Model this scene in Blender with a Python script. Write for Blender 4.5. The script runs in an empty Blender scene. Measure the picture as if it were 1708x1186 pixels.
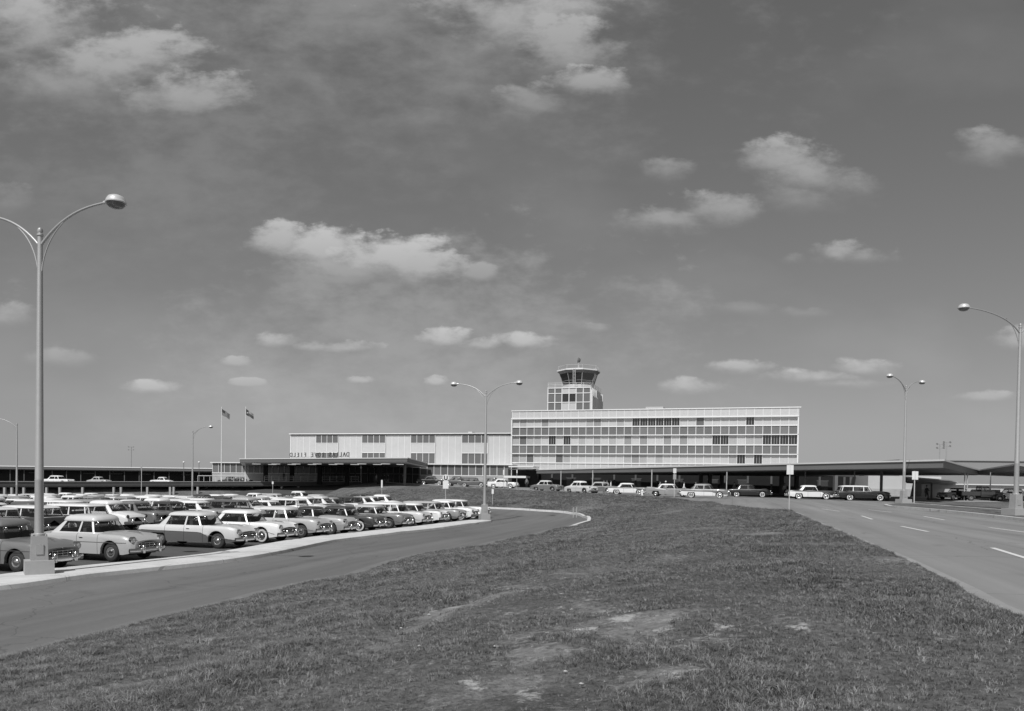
import bpy, bmesh, math, random
import numpy as np
from mathutils import Vector, Matrix
from mathutils.geometry import delaunay_2d_cdt
random.seed(7); np.random.seed(7)
R = math.radians
SC = bpy.context.scene
COL = SC.collection

# ---------------- camera ----------------
CAM_H = 3.05
FPX, PITCH, ROLL = 1300.0, R(1.0), R(0.8)
CX, CYP = 854.0, 806.0 + 1300.0*math.tan(R(1.0))
c_f = Vector((0, math.cos(PITCH), -math.sin(PITCH)))
_u0 = Vector((0, math.sin(PITCH), math.cos(PITCH))); _r0 = Vector((1, 0, 0))
c_u = _u0*math.cos(ROLL) - _r0*math.sin(ROLL)
c_r = _r0*math.cos(ROLL) + _u0*math.sin(ROLL)
cam_d = bpy.data.cameras.new('camera'); cam = bpy.data.objects.new('camera', cam_d); COL.objects.link(cam)
m = Matrix((( c_r.x, c_u.x, -c_f.x, 0), (c_r.y, c_u.y, -c_f.y, 0), (c_r.z, c_u.z, -c_f.z, CAM_H), (0, 0, 0, 1)))
cam.matrix_world = m
cam_d.sensor_fit = 'HORIZONTAL'; cam_d.sensor_width = 36.0
cam_d.lens = FPX/1708*36.0
cam_d.shift_y = (CYP-593.0)/1708.0
cam_d.clip_start = 0.1; cam_d.clip_end = 12000
SC.camera = cam

def ray(px, py):
    return c_f*FPX + c_r*(px-CX) + c_u*(CYP-py)
def P(px, py, Y):            # world point seen at a photo pixel, at distance Y
    d = ray(px, py); return Vector((0, 0, CAM_H)) + d*(Y/d.y)
def Pz(px, py, z):           # world point seen at a photo pixel, at height z
    d = ray(px, py); return Vector((0, 0, CAM_H)) + d*((z-CAM_H)/d.z)
def PX(px, Y): return P(px, 806, Y).x

# ---------------- sky, sun, exposure ----------------
SUN_AZ = Vector((-0.36, -0.93, 0)).normalized(); SUN_EL = R(50)
sun_dir = Vector((SUN_AZ.x*math.cos(SUN_EL), SUN_AZ.y*math.cos(SUN_EL), math.sin(SUN_EL)))
sd = bpy.data.lights.new('sun', 'SUN'); sd.energy = 3.6; sd.angle = R(0.5); sd.color = (1.0, 1.0, 1.0)
so = bpy.data.objects.new('sun', sd); COL.objects.link(so)
so.rotation_euler = sun_dir.to_track_quat('Z', 'Y').to_euler()
SC.view_settings.view_transform = 'Standard'; SC.view_settings.look = 'None'
SC.view_settings.exposure = 0.14; SC.view_settings.gamma = 1.0; SC.view_settings.use_curve_mapping = False

W = bpy.data.worlds.new('World'); SC.world = W; W.use_nodes = True
wt = W.node_tree; wt.nodes.clear()
def N(tree, t, **kw):
    n = tree.nodes.new(t)
    for k, v in kw.items(): setattr(n, k, v)
    return n
def mth(tree, op, a, b=None, c=None, clamp=False):
    n = tree.nodes.new('ShaderNodeMath'); n.operation = op; n.use_clamp = clamp
    for i, v in enumerate((a, b, c)):
        if v is None: continue
        if isinstance(v, (int, float)): n.inputs[i].default_value = v
        else: tree.links.new(v, n.inputs[i])
    return n.outputs[0]
def build_world():
    out = N(wt, 'ShaderNodeOutputWorld'); bg = N(wt, 'ShaderNodeBackground'); bg.inputs[1].default_value = 0.075
    sky = N(wt, 'ShaderNodeTexSky'); sky.sky_type = 'NISHITA'; sky.sun_disc = False
    sky.sun_elevation = SUN_EL; sky.sun_rotation = math.atan2(SUN_AZ.x, SUN_AZ.y)
    sky.altitude = 150; sky.air_density = 1.0; sky.dust_density = 1.6; sky.ozone_density = 1.0
    tc = N(wt, 'ShaderNodeTexCoord'); s0 = N(wt, 'ShaderNodeSeparateXYZ'); wt.links.new(tc.outputs['Generated'], s0.inputs[0])
    cv_ = N(wt, 'ShaderNodeCombineXYZ'); wt.links.new(s0.outputs[0], cv_.inputs[0]); wt.links.new(s0.outputs[1], cv_.inputs[1])
    wt.links.new(mth(wt, 'MAXIMUM', s0.outputs[2], .06), cv_.inputs[2]); wt.links.new(cv_.outputs[0], sky.inputs[0])
    sep = N(wt, 'ShaderNodeSeparateColor'); wt.links.new(sky.outputs[0], sep.inputs[0])
    # black-and-white film behind a light orange filter: mostly red and green light
    g = mth(wt, 'ADD', mth(wt, 'MULTIPLY', sep.outputs[0], SKY_R), mth(wt, 'MULTIPLY', sep.outputs[1], SKY_G))
    g = mth(wt, 'MULTIPLY', mth(wt, 'POWER', g, SKY_P), SKY_M)
    tc = N(wt, 'ShaderNodeTexCoord'); sx = N(wt, 'ShaderNodeSeparateXYZ'); wt.links.new(tc.outputs['Generated'], sx.inputs[0])
    ay = mth(wt, 'MAXIMUM', mth(wt, 'ABSOLUTE', sx.outputs[1]), 0.05)
    U = mth(wt, 'DIVIDE', sx.outputs[0], ay); V = mth(wt, 'DIVIDE', sx.outputs[2], ay)
    mp = N(wt, 'ShaderNodeCombineXYZ'); wt.links.new(U, mp.inputs[0]); wt.links.new(mth(wt, 'MULTIPLY', V, 1.9), mp.inputs[1])
    nz = N(wt, 'ShaderNodeTexNoise'); nz.inputs['Scale'].default_value = 7.0; nz.inputs['Detail'].default_value = 9; nz.inputs['Roughness'].default_value = 0.57
    nz.inputs['Distortion'].default_value = 0.25
    wt.links.new(mp.outputs[0], nz.inputs['Vector'])
    n2 = N(wt, 'ShaderNodeTexNoise'); n2.inputs['Scale'].default_value = 26.0; n2.inputs['Detail'].default_value = 10; n2.inputs['Roughness'].default_value = .62; wt.links.new(mp.outputs[0], n2.inputs['Vector'])
    nn = mth(wt, 'ADD', mth(wt, 'SUBTRACT', nz.outputs[0], 0.5), mth(wt, 'MULTIPLY', mth(wt, 'SUBTRACT', n2.outputs[0], 0.5), 0.55))
    tot = None
    for (px, py, rx, ry, st, soft) in CLOUDS_VEILS:
        c = ray(px, py); cu, cv = c.x/c.y, c.z/c.y
        du = mth(wt, 'MULTIPLY', mth(wt, 'SUBTRACT', U, cu), FPX/rx)
        dv = mth(wt, 'MULTIPLY', mth(wt, 'SUBTRACT', V, cv), FPX/ry)
        # cumulus: flatter, softer base
        d = mth(wt, 'SQRT', mth(wt, 'ADD', mth(wt, 'MULTIPLY', du, du), mth(wt, 'MULTIPLY', dv, dv)))
        e = mth(wt, 'ADD', mth(wt, 'SUBTRACT', 1.3, d), mth(wt, 'MULTIPLY', nn, 3.0))
        sf = mth(wt, 'MULTIPLY', mth(wt, 'MAXIMUM', mth(wt, 'SUBTRACT', 1.5, mth(wt, 'MULTIPLY', dv, .8)), .62), soft)
        k = mth(wt, 'DIVIDE', e, sf, clamp=True)
        k = mth(wt, 'MULTIPLY', mth(wt, 'MULTIPLY', k, k), mth(wt, 'SUBTRACT', 3.0, mth(wt, 'MULTIPLY', k, 2.0)))
        # sunlit tops
        lit = mth(wt, 'ADD', 0.78, mth(wt, 'MULTIPLY', dv, 0.26))
        lit = mth(wt, 'MINIMUM', mth(wt, 'MAXIMUM', lit, 0.42), 1.15)
        k = mth(wt, 'MULTIPLY', mth(wt, 'MULTIPLY', k, lit), st)
        tot = k if tot is None else mth(wt, 'MAXIMUM', tot, k)
    wisp = N(wt, 'ShaderNodeTexNoise'); wisp.inputs['Scale'].default_value = 2.2; wisp.inputs['Detail'].default_value = 6; wt.links.new(mp.outputs[0], wisp.inputs['Vector'])
    w2 = mth(wt, 'MULTIPLY', mth(wt, 'SUBTRACT', wisp.outputs[0], 0.5, clamp=True), 0.55)
    tot = mth(wt, 'ADD', tot, w2)
    tot = mth(wt, 'MULTIPLY', tot, mth(wt, 'GREATER_THAN', sx.outputs[2], 0.0))
    g2 = mth(wt, 'ADD', g, mth(wt, 'MULTIPLY', tot, CLOUD_K))
    cc = N(wt, 'ShaderNodeCombineColor')
    for i in range(3): wt.links.new(g2, cc.inputs[i])
    wt.links.new(cc.outputs[0], bg.inputs[0]); wt.links.new(bg.outputs[0], out.inputs[0])
SKY_R, SKY_G, SKY_P, SKY_M, CLOUD_K = 0.85, 0.15, 0.76, 1.34, 4.9
CLOUDS_VEILS = [(640,30,560,330,.40,1.25),(680,640,430,210,.22,1.2),(300,330,320,200,.16,1.2),(200,150,330,200,.08,1.8),(60,60,180,75,.68,1.1),(190,110,160,65,.68,.9),(300,160,110,42,.66,.9),(120,140,190,50,.5,1.3),  # the leading broad veils are added to brighten the middle of the sky
 (830,20,210,95,.9,1.1),(950,90,100,55,.66,1.0),(985,138,65,26,.66,.8),(880,175,65,32,.42,1.0),(700,205,70,40,.28,1.6),(700,60,150,60,.25,1.8),
 (470,405,55,30,.72,.8),(540,412,90,32,.86,.8),(640,425,90,36,.92,.7),(715,450,70,30,.7,.8),(600,455,170,25,.45,1.2),(560,470,150,20,.3,1.3),(800,460,35,18,.4,.9),(590,500,60,18,.22,1.4),
 (1300,265,55,34,.6,.9),(1345,290,75,40,.55,1.0),(1410,305,60,30,.42,1.1),(1330,335,60,24,.3,1.4),(1115,287,42,22,.38,1.1),
 (1110,368,75,24,.46,1.0),(1190,350,70,28,.5,.9),(1395,425,45,20,.48,.9),(1430,430,50,14,.35,1.0),(1320,432,25,12,.25,1.0),(1650,245,50,30,.42,1.0),
 (465,570,46,17,.62,1.0),(520,580,46,11,.55,1.0),(575,582,60,14,.65,1.1),(745,566,54,18,.72,.9),(800,576,60,13,.62,1.0),(875,572,58,16,.7,.9),
 (1230,612,46,12,.5,.8),(1140,645,50,14,.48,.9),(1365,630,80,12,.58,1.1),(1435,616,50,14,.5,1.1),(1400,640,70,9,.35,1.2),(250,645,44,11,.5,.8),(605,635,34,8,.5,.8),(726,637,26,11,.55,.7),
 (1690,570,45,20,.42,1.0),(110,600,60,14,.25,1.2),(395,605,28,9,.4,.9),(410,640,30,7,.35,.9),(1640,663,50,9,.3,1.0),(5,530,45,20,.35,1.1),(1000,548,30,9,.28,.9),(1250,515,50,14,.2,1.2),(1340,522,50,10,.2,1.2),(10,340,60,30,.25,1.4)]
build_world()

# ---------------- materials ----------------
MATS = {}
def mat(name, v, rough=0.6, metal=0.0, noise=0.0, nscale=5.0, bump=0.0, bscale=40.0, spec=0.5, coat=0.0, emit=0.0, stretch=(1,1,1)):
    if name in MATS: return MATS[name]
    M = bpy.data.materials.new(name); M.use_nodes = True; t = M.node_tree; b = t.nodes['Principled BSDF']
    b.inputs['Base Color'].default_value = (v, v, v, 1); b.inputs['Roughness'].default_value = rough; b.inputs['Metallic'].default_value = metal
    b.inputs['Specular IOR Level'].default_value = spec
    if coat: b.inputs['Coat Weight'].default_value = coat; b.inputs['Coat Roughness'].default_value = 0.06
    if emit: b.inputs['Emission Color'].default_value = (1,1,1,1); b.inputs['Emission Strength'].default_value = emit
    tc = N(t, 'ShaderNodeTexCoord'); mp = N(t, 'ShaderNodeMapping'); mp.inputs['Scale'].default_value = stretch
    t.links.new(tc.outputs['Object'], mp.inputs[0])
    if noise:
        n = N(t, 'ShaderNodeTexNoise'); n.inputs['Scale'].default_value = nscale; n.inputs['Detail'].default_value = 8; n.inputs['Roughness'].default_value = 0.62
        t.links.new(mp.outputs[0], n.inputs['Vector'])
        f = mth(t, 'MULTIPLY_ADD', mth(t, 'SUBTRACT', n.outputs[0], 0.5), 2.0*noise, 1.0)
        f = mth(t, 'MULTIPLY', f, v)
        cc = N(t, 'ShaderNodeCombineColor')
        for i in range(3): t.links.new(f, cc.inputs[i])
        t.links.new(cc.outputs[0], b.inputs['Base Color'])
    if bump:
        n = N(t, 'ShaderNodeTexNoise'); n.inputs['Scale'].default_value = bscale; n.inputs['Detail'].default_value = 6
        t.links.new(mp.outputs[0], n.inputs['Vector'])
        bp = N(t, 'ShaderNodeBump'); bp.inputs['Strength'].default_value = bump; bp.inputs['Distance'].default_value = 0.02
        t.links.new(n.outputs[0], bp.inputs['Height']); t.links.new(bp.outputs[0], b.inputs['Normal'])
    MATS[name] = M; return M

# ---------------- mesh builder ----------------
class MB:
    def __init__(s): s.v = []; s.f = []; s.m = []
    def add(s, vs, fs, mi=0, M=None):
        o = len(s.v)
        s.v += [tuple(M @ Vector(p)) if M is not None else tuple(p) for p in vs]
        s.f += [tuple(i+o for i in f) for f in fs]; s.m += [mi]*len(fs) if isinstance(mi, int) else list(mi)
        return s
    def box(s, c, d, rz=0.0, mi=0, M=None, taper=1.0):
        x, y, z = d[0]/2, d[1]/2, d[2]/2; vs = []
        ca, sa = math.cos(rz), math.sin(rz)
        for k, (zz, t) in enumerate(((-z, 1.0), (z, taper))):
            for (a, b) in ((-x,-y),(x,-y),(x,y),(-x,y)):
                a *= t; b *= t
                vs.append((c[0]+a*ca-b*sa, c[1]+a*sa+b*ca, c[2]+zz))
        return s.add(vs, [(3,2,1,0),(4,5,6,7),(0,1,5,4),(1,2,6,5),(2,3,7,6),(3,0,4,7)], mi, M)
    def tube(s, pts, rad, n=10, mi=0, caps=True, M=None):
        pts = [Vector(p) for p in pts]
        if not hasattr(rad, '__len__'): rad = [rad]*len(pts)
        vs = []; fs = []; ref = None
        for i, p in enumerate(pts):
            t = (pts[min(i+1, len(pts)-1)] - pts[max(i-1, 0)]).normalized()
            if ref is None:
                ref = Vector((0,0,1)) if abs(t.z) < .9 else Vector((1,0,0))
            a = (ref - t*ref.dot(t)).normalized(); b = t.cross(a); ref = a
            for k in range(n):
                an = 2*math.pi*k/n; vs.append(p + (a*math.cos(an)+b*math.sin(an))*rad[i])
        for i in range(len(pts)-1):
            for k in range(n):
                k2 = (k+1) % n; fs.append((i*n+k, i*n+k2, (i+1)*n+k2, (i+1)*n+k))
        if caps: fs.append(tuple(range(n-1, -1, -1))); fs.append(tuple((len(pts)-1)*n+k for k in range(n)))
        return s.add(vs, fs, mi, M)
    def lathe(s, prof, n=16, mi=0, M=None, mis=None):   # profile (r, z) about local z
        vs = []; fs = []; ms = []
        for (r, z) in prof:
            for k in range(n):
                a = 2*math.pi*k/n; vs.append((r*math.cos(a), r*math.sin(a), z))
        for i in range(len(prof)-1):
            for k in range(n):
                k2 = (k+1) % n; fs.append((i*n+k, i*n+k2, (i+1)*n+k2, (i+1)*n+k)); ms.append(mis[i] if mis else mi)
        if prof[0][0] > 1e-4: fs.append(tuple(range(n-1, -1, -1))); ms.append(mis[0] if mis else mi)
        if prof[-1][0] > 1e-4: fs.append(tuple((len(prof)-1)*n+k for k in range(n))); ms.append(mis[-1] if mis else mi)
        return s.add(vs, fs, ms, M)
    def prism(s, poly, z0, z1, mi=0):       # z0/z1 numbers or per-vertex lists
        n = len(poly); a = z0 if hasattr(z0, '__len__') else [z0]*n; b = z1 if hasattr(z1, '__len__') else [z1]*n
        vs = [(p[0], p[1], a[i]) for i, p in enumerate(poly)] + [(p[0], p[1], b[i]) for i, p in enumerate(poly)]
        fs = [tuple(range(n-1, -1, -1)), tuple(range(n, 2*n))] + [(i, (i+1) % n, n+(i+1) % n, n+i) for i in range(n)]
        return s.add(vs, fs, mi)
    def mesh(s, name, mats, smooth=None):
        me = bpy.data.meshes.new(name); me.from_pydata([tuple(v) for v in s.v], [], s.f)
        for mm in (mats if isinstance(mats, (list, tuple)) else [mats]): me.materials.append(mm)
        me.polygons.foreach_set('material_index', s.m)
        bm = bmesh.new(); bm.from_mesh(me); bmesh.ops.recalc_face_normals(bm, faces=bm.faces); bm.to_mesh(me); bm.free()
        if smooth is not None:
            me.polygons.foreach_set('use_smooth', [True]*len(me.polygons))
            try: me.set_sharp_from_angle(angle=R(smooth))
            except Exception: pass
        me.update(); return me
    def build(s, name, mats, parent=None, smooth=None):
        return obj(name, s.mesh(name, mats, smooth), parent)
def obj(name, me, parent=None, loc=None, rz=None):
    o = bpy.data.objects.new(name, me); COL.objects.link(o)
    if parent is not None: o.parent = parent
    if loc is not None: o.location = loc
    if rz is not None: o.rotation_euler = (0, 0, rz)
    return o
def tag(o, label, cat, group=None):
    o['label'] = label; o['category'] = cat
    if group: o['group'] = group
    return o
def thing(name, label, cat, loc=(0,0,0), rz=0.0, group=None):
    o = obj(name, None, None, loc, rz); o.empty_display_size = 0.3
    return tag(o, label, cat, group)
def kind(o, k): o['kind'] = k; return o
def smooth_line(pts, step=1.0):     # Catmull-Rom through the points
    P_ = [np.array(p, float) for p in pts]; out = []
    for i in range(len(P_)-1):
        p0 = P_[max(i-1, 0)]; p1 = P_[i]; p2 = P_[i+1]; p3 = P_[min(i+2, len(P_)-1)]
        n = max(1, int(np.linalg.norm(p2-p1)/step))
        for k in range(n):
            t = k/n
            out.append(0.5*((2*p1)+(-p0+p2)*t+(2*p0-5*p1+4*p2-p3)*t*t+(-p0+3*p1-3*p2+p3)*t**3))
    out.append(P_[-1]); return [tuple(p) for p in out]
# ---------------- lie of the land ----------------
def XY(v): return (v.x, v.y)
curbO_px = [(-150,1000),(0,985),(44,980),(151,964),(252,953),(430,931),(561,904),(669,890),(777,876.5),(820,871)]
curbO = [XY(Pz(a, b, 0.0)) for a, b in curbO_px]
edgeL_px = [(0,1108),(200,1055),(400,1005),(600,960),(800,915),(900,895),(955,882)]
edgeL = [XY(Pz(a, b, 0.0)) for a, b in edgeL_px]
loop_px = [(985,872,0.12),(978,864,0.2),(955,857.5,0.3),(900,852.5,0.4),(840,849,0.45),(790,847,0.45)]
loop = [(lambda p: (p.x, p.y, z))(Pz(a, b, z)) for a, b, z in loop_px]
edgeR_px = [(1708,1040,1.6),(1600,985,1.6),(1450,913,1.6),(1350,868,1.6),(1312,853,1.6),(1230,845,1.65),(1100,830,1.7)]
edgeR = [(lambda p: (p.x, p.y, z))(Pz(a, b, z)) for a, b, z in edgeR_px]
edgeT = [(0.8,119,2.05),(-5.8,124,2.2),(-17,137,2.6),(-24,146,2.95)]
ctrl = [(x, y, 0.0) for x, y in curbO] + [(x, y, 0.0) for x, y in edgeL] + loop + edgeR + edgeT
_d = np.array([0.275, 0.961]); _n = np.array([-0.961, 0.275])      # along the kerb of the lot / into the lot
ctrl += [(-18,30,0),(-24,45,0),(-19,60,0),(-14,75,0),(-8,80,.2),(-12,93,-.1),(-35,108,-.5),(-28,75,-.2),(-45,65,-.4),(-50,90,-.7),(-70,118,-1.0),(-95,110,-1.1),(-60,60,-.5),(-90,80,-1.0),
         (-60,132,-.9),(-80,130,-1.0),(-42,130,-.6),(-32,120,-.4),(-100,128,-1.1),(-130,120,-1.1)]
ctrl += [(-75,152,1.6),(-55,152,1.9),(-110,150,1.4),(-40,155,2.4),(-30,170,2.6),(-60,190,2.3),(-120,190,2.0),(0,165,2.1),(60,160,1.7),(-14,145,2.5)]
ctrl += [(5.1,118,1.9),(9.6,103,1.8),(15.8,102,1.77),(21.6,89,1.66),(29,95,1.75),(36,80,1.75),(40,71.6,1.68),(36,71.6,1.68),(27,41.7,1.6),(24.3,37,1.6),(28.8,59,1.6),(20,30,1.6),(22,50,1.6),
         (58,99,1.7),(40,60,1.65),(60,60,1.65),(90,90,1.7),(120,140,1.7),(90,180,1.7),(45,125,1.75)]
ctrl += [(-12,0,0),(-20,-20,0),(-10,-25,0),(4.5,2,1.6),(3,-10,1.6),(14,0,1.6),(30,-20,1.6),(60,0,1.6),(-50,0,0),(-60,30,-.2),(-2.5,0,.9),(-3,-20,.8)]
ctrl += [(-400,0,-1),(-300,300,0.5),(0,400,1),(400,300,1.5),(400,0,1.6),(0,-300,1),(-300,-200,0)]
# crown of the grass island between the two roads
ctrl += [(1.0,6,1.38),(0.5,12,1.28),(4.5,18,1.5),(1.5,25,1.1),(7,30,1.42),(6,45,.95),(10.5,45,1.4),(11,64,1.4),(14,62,1.62),(8,80,1.5),(12,90,1.68),(2,100,1.7),(-8,105,1.65),(-15,115,1.75),(-3,90,1.1),(-22,128,2.0)]
CP = np.array(ctrl, float)
_D = np.hypot(CP[:,None,0]-CP[None,:,0], CP[:,None,1]-CP[None,:,1])
_nC = len(CP); A_ = np.zeros((_nC+1, _nC+1)); A_[:_nC,:_nC] = _D - np.eye(_nC)*0.25; A_[_nC,:_nC] = 1; A_[:_nC,_nC] = 1
_w = np.linalg.solve(A_, np.append(CP[:,2], 0))
def GA(pts):
    p = np.asarray(pts, float); d = np.hypot(p[:,None,0]-CP[None,:,0], p[:,None,1]-CP[None,:,1]); return d @ _w[:_nC] + _w[_nC]
def G(x, y): return float(GA([(x, y)])[0])
def Pg(px, py):              # world point where a photo pixel's ray meets the ground
    d = ray(px, py); best = None; prev = None
    for Y in np.arange(4, 260, 0.5):
        q = Vector((0,0,CAM_H)) + d*(Y/d.y); h = q.z - G(q.x, q.y)
        if h <= 0: return (q.x, q.y)
    return (q.x, q.y)

def in_poly(pt, poly):
    x, y = pt; c = False; j = len(poly)-1
    for i in range(len(poly)):
        xi, yi = poly[i]; xj, yj = poly[j]
        if (yi > y) != (yj > y) and x < (xj-xi)*(y-yi)/(yj-yi)+xi: c = not c
        j = i
    return c
def sheet(name, poly, zoff, m_, grid=2.0, zf=None, disp=None, fine=False):
    poly = [tuple(p[:2]) for p in poly]
    # densify the outline
    out = []
    for i in range(len(poly)):
        a = np.array(poly[i]); b = np.array(poly[(i+1) % len(poly)]); L = np.linalg.norm(b-a)
        if L < 1e-4: continue
        k = max(1, int(L/max(grid, .5)))
        for j in range(k): out.append(tuple(a+(b-a)*j/k))
    poly = out; n = len(poly)
    xs = [p[0] for p in poly]; ys = [p[1] for p in poly]
    inner = []
    yy = min(ys)+grid*.5
    row = 0
    while yy < max(ys):
        g = grid if yy < 60 or grid > 2 else max(grid, 1.5)
        if fine and 3 < yy < 17: g = .24
        xx = min(xs)+ (g*.5 if row % 2 else 0)
        while xx < max(xs):
            if (not (fine and 3 < yy < 17) or abs(xx) < yy*.75+1.5) and in_poly((xx, yy), poly): inner.append((xx, yy))
            xx += g
        yy += g*.87; row += 1
    P2 = np.array(poly)
    keep = []
    for q in inner:
        if np.min(np.hypot(P2[:,0]-q[0], P2[:,1]-q[1])) > grid*.4: keep.append(q)
    vs = [Vector(p) for p in poly+keep]
    r = delaunay_2d_cdt(vs, [], [list(range(n))], 1, 1e-4)
    v2 = [(v[0], v[1]) for v in r[0]]
    z = GA(v2) if zf is None else np.array([zf(*p) for p in v2])
    z = z + zoff
    if disp is not None: z = z + disp(np.array(v2))
    me = bpy.data.meshes.new(name); me.from_pydata([(p[0], p[1], float(zz)) for p, zz in zip(v2, z)], [], [tuple(f) for f in r[2]])
    me.materials.append(m_); bm = bmesh.new(); bm.from_mesh(me)
    bmesh.ops.recalc_face_normals(bm, faces=bm.faces)
    if sum(f.normal.z for f in bm.faces) < 0: bmesh.ops.reverse_faces(bm, faces=bm.faces)
    bm.to_mesh(me); bm.free()
    me.polygons.foreach_set('use_smooth', [True]*len(me.polygons))
    return obj(name, me)
def kerb(name, pts, w, h, m_, parent=None, base=-0.15, zf=None, skirt=0.02):
    """raised strip along a line; pts is the left-hand edge, w to the right"""
    p = np.array([q[:2] for q in pts]); t = np.gradient(p, axis=0); t /= np.linalg.norm(t, axis=1)[:,None]
    nr = np.stack([t[:,1], -t[:,0]], 1); q = p + nr*w
    b = MB(); vs = []; fs = []
    for i in range(len(p)):
        z0 = G(*p[i]) if zf is None else zf(*p[i])
        vs += [(p[i][0], p[i][1], z0+base), (p[i][0]+nr[i][0]*skirt, p[i][1]+nr[i][1]*skirt, z0+h), (q[i][0]-nr[i][0]*skirt, q[i][1]-nr[i][1]*skirt, z0+h), (q[i][0], q[i][1], z0+base)]
    for i in range(len(p)-1):
        for k in range(3): fs.append((i*4+k, i*4+k+1, i*4+4+k+1, i*4+4+k))
    fs.append((0,1,2,3)); e = (len(p)-1)*4; fs.append((e+3,e+2,e+1,e))
    b.add(vs, fs); return b.build(name, m_, parent, smooth=40)

# ---- ground materials ----
def ground_mat(name, v, fine=0.12, coarse=0.15, cs=0.15, bump=0.25, bs=60, joints=None, rough=0.85, tracks=None, cracks=0.0):
    M = bpy.data.materials.new(name); M.use_nodes = True; t = M.node_tree; b = t.nodes['Principled BSDF']
    tc = N(t, 'ShaderNodeTexCoord'); b.inputs['Roughness'].default_value = rough; b.inputs['Specular IOR Level'].default_value = .25
    def noise(s, d=8, r=.6, vec=None, dist=0):
        n = N(t, 'ShaderNodeTexNoise'); n.inputs['Scale'].default_value = s; n.inputs['Detail'].default_value = d; n.inputs['Roughness'].default_value = r
        n.inputs['Distortion'].default_value = dist
        t.links.new(vec if vec is not None else tc.outputs['Object'], n.inputs['Vector']); return n.outputs[0]
    f = mth(t, 'MULTIPLY_ADD', mth(t, 'SUBTRACT', noise(cs, 5), .5), 2*coarse, 1.0)
    f2 = mth(t, 'MULTIPLY_ADD', mth(t, 'SUBTRACT', noise(9, 10, .75), .5), 2*fine, 1.0)
    f = mth(t, 'MULTIPLY', f, f2)
    if tracks is not None:     # wheel-worn streaks along the road direction (angle)
        mr = N(t, 'ShaderNodeMapping'); mr.inputs['Rotation'].default_value = (0, 0, -tracks); t.links.new(tc.outputs['Object'], mr.inputs[0])
        mp = N(t, 'ShaderNodeMapping'); mp.inputs['Scale'].default_value = (.03, .8, 1); t.links.new(mr.outputs[0], mp.inputs[0])
        f = mth(t, 'MULTIPLY', f, mth(t, 'MULTIPLY_ADD', mth(t, 'SUBTRACT', noise(1.0, 5, .6, mp.outputs[0], .3), .5), .95, 1.0))
    if joints is not None:
        sx_, ang = joints
        mp = N(t, 'ShaderNodeMapping'); mp.inputs['Rotation'].default_value = (0, 0, -ang); t.links.new(tc.outputs['Object'], mp.inputs[0])
        s = N(t, 'ShaderNodeSeparateXYZ'); t.links.new(mp.outputs[0], s.inputs[0])
        for k, o_ in ((0, 6.1), (1, sx_)):
            fr = mth(t, 'FRACT', mth(t, 'DIVIDE', s.outputs[k], o_))
            ln = mth(t, 'LESS_THAN', fr, .03/o_)
            f = mth(t, 'MULTIPLY', f, mth(t, 'SUBTRACT', 1.0, mth(t, 'MULTIPLY', ln, .35)))
    if cracks:
        vo = N(t, 'ShaderNodeTexVoronoi'); vo.feature = 'DISTANCE_TO_EDGE'; vo.inputs['Scale'].default_value = .16
        wv = N(t, 'ShaderNodeTexNoise'); wv.inputs['Scale'].default_value = .8; wv.inputs['Detail'].default_value = 5; t.links.new(tc.outputs['Object'], wv.inputs['Vector'])
        mx = N(t, 'ShaderNodeVectorMath', operation='ADD'); t.links.new(tc.outputs['Object'], mx.inputs[0])
        sc = N(t, 'ShaderNodeVectorMath', operation='SCALE'); sc.inputs['Scale'].default_value = 1.6; t.links.new(wv.outputs['Color'], sc.inputs[0]); t.links.new(sc.outputs[0], mx.inputs[1])
        t.links.new(mx.outputs[0], vo.inputs['Vector'])
        ln = mth(t, 'LESS_THAN', vo.outputs['Distance'], .0035)
        f = mth(t, 'MULTIPLY', f, mth(t, 'SUBTRACT', 1.0, mth(t, 'MULTIPLY', ln, cracks)))
    # oil and tyre stains
    st = mth(t, 'MULTIPLY', mth(t, 'SUBTRACT', noise(.6, 4, .5, None, .5), .62, clamp=True), 1.6)
    f = mth(t, 'MULTIPLY', f, mth(t, 'SUBTRACT', 1.0, st))
    f = mth(t, 'MULTIPLY', f, v)
    cc = N(t, 'ShaderNodeCombineColor')
    for i in range(3): t.links.new(f, cc.inputs[i])
    t.links.new(cc.outputs[0], b.inputs['Base Color'])
    bp = N(t, 'ShaderNodeBump'); bp.inputs['Strength'].default_value = bump; bp.inputs['Distance'].default_value = .01
    t.links.new(noise(bs, 5), bp.inputs['Height']); t.links.new(bp.outputs[0], b.inputs['Normal'])
    MATS[name] = M; return M
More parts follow.
